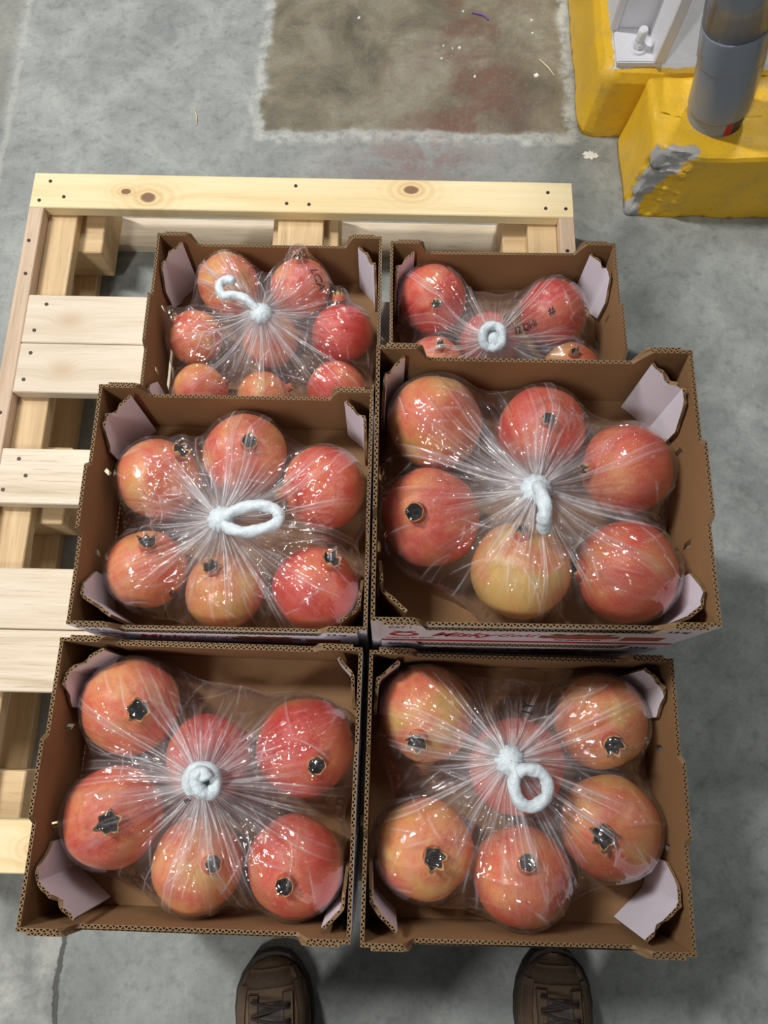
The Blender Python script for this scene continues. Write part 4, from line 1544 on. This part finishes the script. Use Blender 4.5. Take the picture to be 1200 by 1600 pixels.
    for j in range(m + 1):
        th = math.pi * j / m
        for i in range(n):
            a = 2 * math.pi * i / n
            rr = 0.0125 * math.sin(th) * (1 + 0.06 * math.sin(9 * a + 3 * th) + 0.05 * math.sin(14 * a - 4 * th)) * (1.25 - 0.25 * math.cos(th)) + 0.0004
            vs.append((ku + rr * math.cos(a), kv + rr * math.sin(a), kz + 0.002 + 0.011 * math.cos(th)))
    for j in range(m):
        for i in range(n):
            fs.append((j * n + i, (j + 1) * n + i, (j + 1) * n + (i + 1) % n, j * n + (i + 1) % n))
    o = mesh_obj('knot', vs, fs, TIE, bag, smooth=True)
    # the twisted tail
    pts = []
    for (x, y, dz) in tpath:
        w = ray_to(x, y, zf + kz + dz)
        a, b = to_local(key, w)
        pts.append((a, b, kz + dz))
    path = smooth_path(pts, 9)
    L = len(path)
    rad = [trad * (0.90 + 0.05 * math.sin(0.5 * i) + 0.025 * math.sin(1.3 * i)) * (0.75 + 0.25 * min(1, i / 6)) * (1.0 if i < L - 3 else (0.92, 0.75, 0.4)[i - L + 3]) for i in range(L)]
    vs, fs = tube_mesh(path, rad, 20, twist=0.42, ridges=3, ridge_amp=0.07)
    o = mesh_obj('twisted_tail', vs, fs, TIE, bag, smooth=True)

    # black print on the film
    def film_z(u, v):
        dx, dy = u - ku, v - kv
        r = math.hypot(dx, dy); a = math.atan2(dy, dx) % (2 * math.pi)
        i = int(round(a / (2 * math.pi) * NF)) % NF
        q = (r - r0) / max(1e-6, RF[i] - r0)
        if q >= 1:
            return float(zz[i, -1])
        return float(np.interp(q, rho, zz[i]))
    for (txt, px, py, hpx, rotd, size) in PRINTS.get(key, ()):
        w = ray_to(px, py, zf + hpx)
        u0, v0 = to_local(key, w)
        me = text_mesh(txt, size, extrude=0.0, name='printed_mark', bold=0.0002)
        bm = bmesh.new(); bm.from_mesh(me)
        for _ in range(2):
            bmesh.ops.subdivide_edges(bm, edges=[e for e in bm.edges if e.calc_length() > 0.002], cuts=1)
            bmesh.ops.triangulate(bm, faces=bm.faces[:])
        c, s = math.cos(math.radians(rotd)), math.sin(math.radians(rotd))
        for vtx in bm.verts:
            u, v = u0 + vtx.co.x * c - vtx.co.y * s, v0 + vtx.co.x * s + vtx.co.y * c
            vtx.co = Vector((u, v, film_z(u, v) + 0.0012))
        bm.to_mesh(me); bm.free()
        link(bpy.data.objects.new('printed_mark', me), bag)
    return bag


PRINTS = {
    'BL': [('LCA', 496, 432, .115, -62, .017)],
    'BR': [('12 Qi-ii', 822, 507, .11, 30, .013), ('#', 862, 484, .11, 25, .016)],
    'ML': [('60', 270, 928, .08, -15, .010)],
    'FL': [('m', 293, 1250, .112, 35, .009)],
    'FR': [('1Y', 829, 1106, .09, 75, .016)],
}
for i, key in enumerate(BOXES):
    build_bag(key, 40 + i)


# ------------------------------------------------------------------ the person in brown boots, behind the near cartons
def build_person():
    SUEDE = plain('brown_suede', lin(104, 84, 64), 0.9, 0.22, 240, 0.35)
    SUEDE2 = plain('dark_brown_suede', lin(88, 70, 54), 0.9, 0.2, 240, 0.35)
    SOLE = plain('dark_rubber', lin(52, 46, 42), 0.8, 0.2, 120, 0.3)
    LACE = plain('dark_lace', lin(50, 36, 32), 0.85, 0.3, 700, 0.6)
    KNIT = plain('grey_mesh_tongue', lin(84, 78, 74), 0.9, 0.4, 900, 0.8)
    CLOTH = plain('dark_trouser_cloth', lin(52, 54, 60), 0.9, 0.15, 300, 0.3)
    SHIRT = plain('grey_work_jacket', lin(72, 78, 88), 0.9, 0.15, 300, 0.3)
    SKIN = plain('skin', lin(196, 148, 118), 0.5, 0.08, 60, 0.1)
    HAIR = plain('dark_hair', lin(34, 28, 24), 0.7, 0.3, 200, 0.6)
    PHONE = plain('black_phone_case', lin(24, 24, 26), 0.4, 0.1)
    root = thing('person', 'person standing at the near edge in brown lace-up boots', 'person', (0.05, -0.44, 0))

    def shoe(cx, toe_y, rz, mir):
        """a low hiking boot, toe towards +y; local origin at the toe"""
        L = 0.295
        # stations from toe (0) back: y, half width in, half width out, top height
        st = [(0.000, 0.006, 0.006, 0.030), (-0.006, 0.024, 0.024, 0.040), (-0.018, 0.038, 0.039, 0.049), (-0.038, 0.047, 0.049, 0.056), (-0.062, 0.051, 0.053, 0.062),
              (-0.085, 0.051, 0.053, 0.070), (-0.110, 0.047, 0.050, 0.082), (-0.140, 0.041, 0.045, 0.096), (-0.170, 0.037, 0.041, 0.110), (-0.200, 0.036, 0.038, 0.122),
              (-0.235, 0.036, 0.037, 0.130), (-0.265, 0.034, 0.034, 0.130), (-0.287, 0.024, 0.024, 0.126), (-0.295, 0.008, 0.008, 0.118)]
        n = 22
        hold = bpy.data.objects.new('shoe', None)
        vs, fs = [], []
        for (y, wi, wo, h) in st:
            for k in range(n):
                a = math.pi * k / (n - 1)
                x = math.cos(a)
                s = math.sin(a)
                xx = (wi if x < 0 else wo) * math.copysign(abs(x) ** 0.75, x) * mir
                z = 0.012 + (h - 0.012) * s ** 0.62
                vs.append((xx, y, z))
        for i in range(len(st) - 1):
            for k in range(n - 1):
                q = (i * n + k, i * n + k + 1, (i + 1) * n + k + 1, (i + 1) * n + k)
                fs.append(q if mir > 0 else q[::-1])
        fs.append(tuple(range(n)))
        fs.append(tuple((len(st) - 1) * n + k for k in range(n))[::-1])
        for k in (0,):
            fs.append(tuple(i * n for i in range(len(st))) + tuple(i * n + n - 1 for i in range(len(st) - 1, -1, -1)))
        sh = mesh_obj('shoe', vs, fs, SUEDE, root, smooth=True)
        sh.location = (cx - root.location.x, toe_y - root.location.y, 0)
        sh.rotation_euler = (0, 0, rz)

        def h_at(y):
            for a, b in zip(st, st[1:]):
                if b[0] <= y <= a[0]:
                    f = (a[0] - y) / (a[0] - b[0])
                    return [a[q] + (b[q] - a[q]) * f for q in range(1, 4)]
            return st[-1][1:]

        def surf(x, y, lift=0.0):
            wi, wo, h = h_at(y)
            w = wi if x * mir < 0 else wo
            c = min(0.999, abs(x) / w) ** (1 / 0.75)
            s = math.sqrt(max(0, 1 - c * c))
            return Vector((x, y, 0.012 + (h - 0.012) * s ** 0.62 + lift))

        def patch(name, outline_fn, y0, y1, mat, lift=0.0022, ny=10, nx=8):
            vs, fs = [], []
            for lay in (lift, -0.002):
                for j in range(ny + 1):
                    y = y0 + (y1 - y0) * j / ny
                    xa, xb = outline_fn(j / ny, y)
                    for i in range(nx + 1):
                        vs.append(surf(xa + (xb - xa) * i / nx, y, lay))
            q = (ny + 1) * (nx + 1)
            for j in range(ny):
                for i in range(nx):
                    a = j * (nx + 1) + i
                    fs.append((a, a + nx + 1, a + nx + 2, a + 1))
                    fs.append((q + a, q + a + 1, q + a + nx + 2, q + a + nx + 1))
            rim = [j * (nx + 1) for j in range(ny + 1)] + [ny * (nx + 1) + i for i in range(1, nx + 1)] + [j * (nx + 1) + nx for j in range(ny - 1, -1, -1)] + [i for i in range(nx - 1, 0, -1)]
            for a, b in zip(rim, rim[1:] + rim[:1]):
                fs.append((a, b, b + q, a + q))
            return mesh_obj(name, vs, fs, mat, sh, smooth=True)
        # outsole
        vs2, fs2 = [], []
        prof = [(y, wi, wo) for y, wi, wo, h in st]
        ring = [(-(wi + 0.004) * mir, y) for y, wi, wo in prof] + [((wo + 0.004) * mir, y) for y, wi, wo in prof[::-1]]
        m = len(ring)
        for z, k in ((0.0, 0.97), (0.004, 1.0), (0.018, 1.0), (0.022, 0.97)):
            for x, y in ring:
                yy = y + (0.005 if y > -0.01 else 0)
                vs2.append((x * k, yy, z + (0.006 if y > -0.02 else 0) * (1 if z > 0 else 0)))
        for j in range(3):
            for i in range(m):
                fs2.append((j * m + i, j * m + (i + 1) % m, (j + 1) * m + (i + 1) % m, (j + 1) * m + i))
        fs2.append(tuple(range(m))[::-1]); fs2.append(tuple(3 * m + i for i in range(m)))
        o = mesh_obj('outsole', vs2, fs2, SOLE, sh)
        # tongue, eyestays, toe guard
        patch('tongue', lambda f, y: (-0.019 - 0.004 * f, 0.019 + 0.004 * f), -0.050, -0.200, KNIT, 0.003, 12, 6)
        for sg in (-1, 1):
            patch('eyestay', lambda f, y, sg=sg: (sg * (0.017 + 0.004 * f), sg * (0.031 - 0.002 * f)) if sg > 0 else (sg * (0.031 - 0.002 * f), sg * (0.017 + 0.004 * f)), -0.040, -0.195, SUEDE2, 0.0042, 12, 4)
            patch('side_overlay', lambda f, y, sg=sg: tuple(sorted((sg * h_at(y)[0] * 0.72, sg * h_at(y)[0] * 0.985))), -0.030, -0.150, SUEDE2, 0.0026, 10, 6)
        patch('toe_overlay', lambda f, y: (-0.030 - 0.010 * f, 0.030 + 0.010 * f) if f < 0.99 else (-0.036, 0.036), -0.012, -0.034, SUEDE2, 0.0020, 5, 10)
        # laces criss-crossing
        for r in range(7):
            y = -0.050 - r * 0.018
            for sg in (-1, 1):
                pts = []
                for k in range(9):
                    f = k / 8
                    x = sg * (-0.026 + 0.052 * f)
                    pts.append(surf(x, y - 0.010 * f + 0.003 * sg, 0.0062 + 0.0035 * math.sin(f * math.pi) + (0.001 if sg > 0 else 0)))
                vs3, fs3 = tube_mesh(pts, 0.0021, 8)
                mesh_obj('lace', vs3, fs3, LACE, sh, smooth=True)
        return sh

    shoe(-0.156, -0.300, math.radians(7), -1)
    shoe(0.252, -0.292, math.radians(-2), 1)

    # clothed figure above the boots (above and behind the lens)
    def skin_fig(name, joints, edges, mat, levels=2, root_i=0):
        me = bpy.data.meshes.new(name)
        me.from_pydata([Vector(j[:3]) - root.location for j in joints], edges, [])
        o = bpy.data.objects.new(name, me)
        link(o, root)
        me.materials.append(mat)
        md = o.modifiers.new('skin', 'SKIN')
        md.use_smooth_shade = True
        for i, j in enumerate(joints):
            sv = me.skin_vertices[0].data[i]
            sv.radius = (j[3], j[4] if len(j) > 4 else j[3])
            sv.use_root = (i == root_i)
        sb = o.modifiers.new('subsurf', 'SUBSURF')
        sb.levels = levels; sb.render_levels = levels
        return o
    skin_fig('trousers', [(0.05, -0.515, 0.98, .15, .11), (0.05, -0.515, 0.88, .155, .115), (-0.07, -0.51, 0.78, .098), (-0.12, -0.50, 0.50, .082), (-0.145, -0.51, 0.16, .072), (-0.147, -0.51, 0.095, .074),
                          (0.17, -0.51, 0.78, .098), (0.215, -0.50, 0.50, .082), (0.245, -0.505, 0.16, .072), (0.247, -0.505, 0.095, .074)],
             [(0, 1), (1, 2), (2, 3), (3, 4), (4, 5), (1, 6), (6, 7), (7, 8), (8, 9)], CLOTH)
    skin_fig('jacket', [(0.05, -0.515, 0.84, .178, .132), (0.05, -0.52, 1.10, .150, .108), (0.05, -0.53, 1.30, .165, .110), (0.05, -0.53, 1.41, .10, .08), (0.05, -0.525, 1.46, .062),
                        (-0.11, -0.53, 1.385, .062), (-0.165, -0.50, 1.15, .047), (-0.09, -0.26, 1.155, .036), (-0.065, -0.17, 1.17, .033),
                        (0.21, -0.53, 1.385, .062), (0.265, -0.50, 1.15, .047), (0.17, -0.26, 1.155, .036), (0.125, -0.17, 1.17, .033)],
             [(0, 1), (1, 2), (2, 3), (3, 4), (2, 5), (5, 6), (6, 7), (7, 8), (2, 9), (9, 10), (10, 11), (11, 12)], SHIRT)
    # hands: palm, four fingers and a thumb around the phone edge
    for sg, cx in ((-1, -0.062), (1, 0.122)):
        J = [(cx, -0.175, 1.172, .026, .02), (cx - sg * 0.004, -0.135, 1.19, .030, .016), (cx - sg * 0.008, -0.105, 1.21, .026, .014)]
        E = [(0, 1), (1, 2)]
        for k in range(4):
            b = len(J)
            o = (k - 1.5) * 0.016
            ln = (0.024, 0.028, 0.026, 0.020)[k]
            J += [(cx - sg * 0.006, -0.100 + o * 0.6, 1.215 + o * 0.5, .009), (cx - sg * 0.020, -0.095 + o, 1.222 + ln * 0.3, .0085), (cx - sg * 0.036, -0.093 + o, 1.226 + ln * 0.5, .0075)]
            E += [(2, b), (b, b + 1), (b + 1, b + 2)]
        b = len(J)
        J += [(cx - sg * 0.012, -0.145, 1.212, .011), (cx - sg * 0.026, -0.135, 1.236, .010), (cx - sg * 0.036, -0.122, 1.250, .008)]
        E += [(1, b), (b, b + 1), (b + 1, b + 2)]
        skin_fig('hand', J, E, SKIN, 1)
    # head
    bm = bmesh.new()
    bmesh.ops.create_uvsphere(bm, u_segments=32, v_segments=24, radius=1.0)
    for v in bm.verts:
        d = v.co.copy()
        x, y, z = d.x * 0.074, d.y * 0.096, d.z * 0.118
        if d.z < 0:
            x *= 1 - 0.30 * d.z * d.z; y *= 1 - 0.12 * d.z * d.z
        if d.y > 0.75 and abs(d.x) < 0.22 and -0.35 < d.z < 0.12:
            y += 0.022 * (1 - abs(d.x) / 0.22) * (0.12 - d.z) / 0.47
        for ex in (-0.42, 0.42):
            q = (d.x - ex) ** 2 + (d.z - 0.05) ** 2
            if d.y > 0:
                y -= 0.010 * math.exp(-q / 0.02)
        if abs(d.x) > 0.93 and abs(d.z) < 0.25:
            x *= 1.12
        v.co = Vector((x, y, z))
    hd = bm_obj('head', bm, SKIN, root, smooth=True)
    hd.location = Vector((0.05, -0.49, 1.60)) - root.location
    hd.rotation_euler = (math.radians(-35), 0, 0)
    for ex in (-0.031, 0.031):
        b = bmesh.new(); bmesh.ops.create_uvsphere(b, u_segments=12, v_segments=8, radius=0.011)
        e = bm_obj('eye', b, WHITE, hd, True); e.location = (ex, 0.079, 0.006)
    b = bmesh.new(); bmesh.ops.create_uvsphere(b, u_segments=28, v_segments=18, radius=1.0)
    bmesh.ops.delete(b, geom=[v for v in b.verts if v.co.z < -0.15 or (v.co.y > 0.45 and v.co.z < 0.55)], context='VERTS')
    for v in b.verts:
        v.co = Vector((v.co.x * 0.080, v.co.y * 0.103 - 0.002, v.co.z * 0.125))
    hr = bm_obj('hair', b, HAIR, hd, True)
    vs, fs = tube_mesh([Vector((0.05, -0.525, 1.42)) - root.location, Vector((0.05, -0.505, 1.53)) - root.location], [0.056, 0.052], 20)
    mesh_obj('neck', vs, fs, SKIN, root, smooth=True)


build_person()


# ------------------------------------------------------------------ litter on the floor
def build_litter():
    WH = plain('white_flake', lin(226, 224, 218), 0.7, 0.1)
    PUR = plain('purple_plastic', lin(96, 66, 150), 0.4, 0.1)
    BRN = plain('dark_crumb', lin(52, 40, 32), 0.9, 0.3)
    STR = plain('straw_splinter', lin(214, 200, 168), 0.8, 0.1)
    pts = [ray_to(x, y, 0.0015) for x, y in ((738, 20), (748, 22), (757, 25), (763, 31))]
    vs, fs = tube_mesh(smooth_path(pts, 4), 0.0018, 8)
    o = mesh_obj('plastic_strip', vs, fs, PUR, smooth=True)
    tag(o, 'short purple plastic strip lying on the brown floor patch', 'strip')
    FL = ('largest white paint flake on the brown floor patch, towards the yellow plinth', 'white flake below left of the purple strip, top of a little cluster',
          'leftmost white flake of the cluster left below the purple strip', 'white flake at the bottom right of the cluster on the floor patch', 'white flake at the bottom left of the cluster on the floor patch',
          'white flake at the top right of the floor patch, right of the purple strip', 'white flake just left of the purple strip', 'lone white flake on the left half of the floor patch',
          'white flake between the purple strip and the largest flake', 'white flake at the middle of the floor patch on the rust stain')
    rnd = random.Random(9)
    for i, (x, y, r) in enumerate(((838, 118, 9), (718, 75, 5), (690, 92, 4), (707, 76, 3), (693, 72, 3), (830, 32, 5), (724, 18, 4), (561, 28, 5), (832, 52, 4), (742, 120, 4))):
        c = ray_to(x, y, 0.0)
        n = 9
        vs = [(math.cos(k * 6.283 / n) * r * 0.00085 * rnd.uniform(0.5, 1.2), math.sin(k * 6.283 / n) * r * 0.00085 * rnd.uniform(0.5, 1.2), 0.0) for k in range(n)]
        top = [(a * 0.7, b * 0.7, 0.002) for a, b, _ in vs]
        fs = [tuple(range(n, 2 * n)), tuple(range(n))[::-1]] + [(k, (k + 1) % n, (k + 1) % n + n, k + n) for k in range(n)]
        o = mesh_obj('paint_flake', vs + top, fs, WH)
        o.location = c
        tag(o, FL[i], 'flake', 'white flakes on the floor patch')
    for i, (x0, y0, x1, y1, lab) in enumerate(((893, 30, 896, 62, 'pale straw splinter standing along the plinth edge'), (842, 92, 866, 118, 'thin pale splinter near the yellow plinth'), (303, 168, 307, 196, 'thin pale splinter on the bare grey floor left of the patch'))):
        a, b = ray_to(x0, y0, 0.0016), ray_to(x1, y1, 0.0016)
        vs, fs = tube_mesh([a, a.lerp(b, 0.5) + Vector((0.003, 0, 0)), b], [0.0009, 0.0015, 0.0007], 6)
        o = mesh_obj('splinter', vs, fs, STR)
        tag(o, lab, 'splinter')
    # dried splash of white paint beside the plinth
    c = ray_to(923, 243, 0.0)
    vs, fs = [(0, 0, 0.0028)], []
    n = 26
    for k in range(n):
        r = 0.016 * rnd.uniform(0.55, 1.25)
        vs.append((math.cos(k * 6.283 / n) * r, math.sin(k * 6.283 / n) * r * 0.7, 0.0002))
    for k in range(n):
        fs.append((0, 1 + k, 1 + (k + 1) % n))
    o = mesh_obj('paint_splash', vs, fs, WH, smooth=True)
    o.location = c
    tag(o, 'dried white paint splash on the floor by the yellow plinth', 'splash')


build_litter()
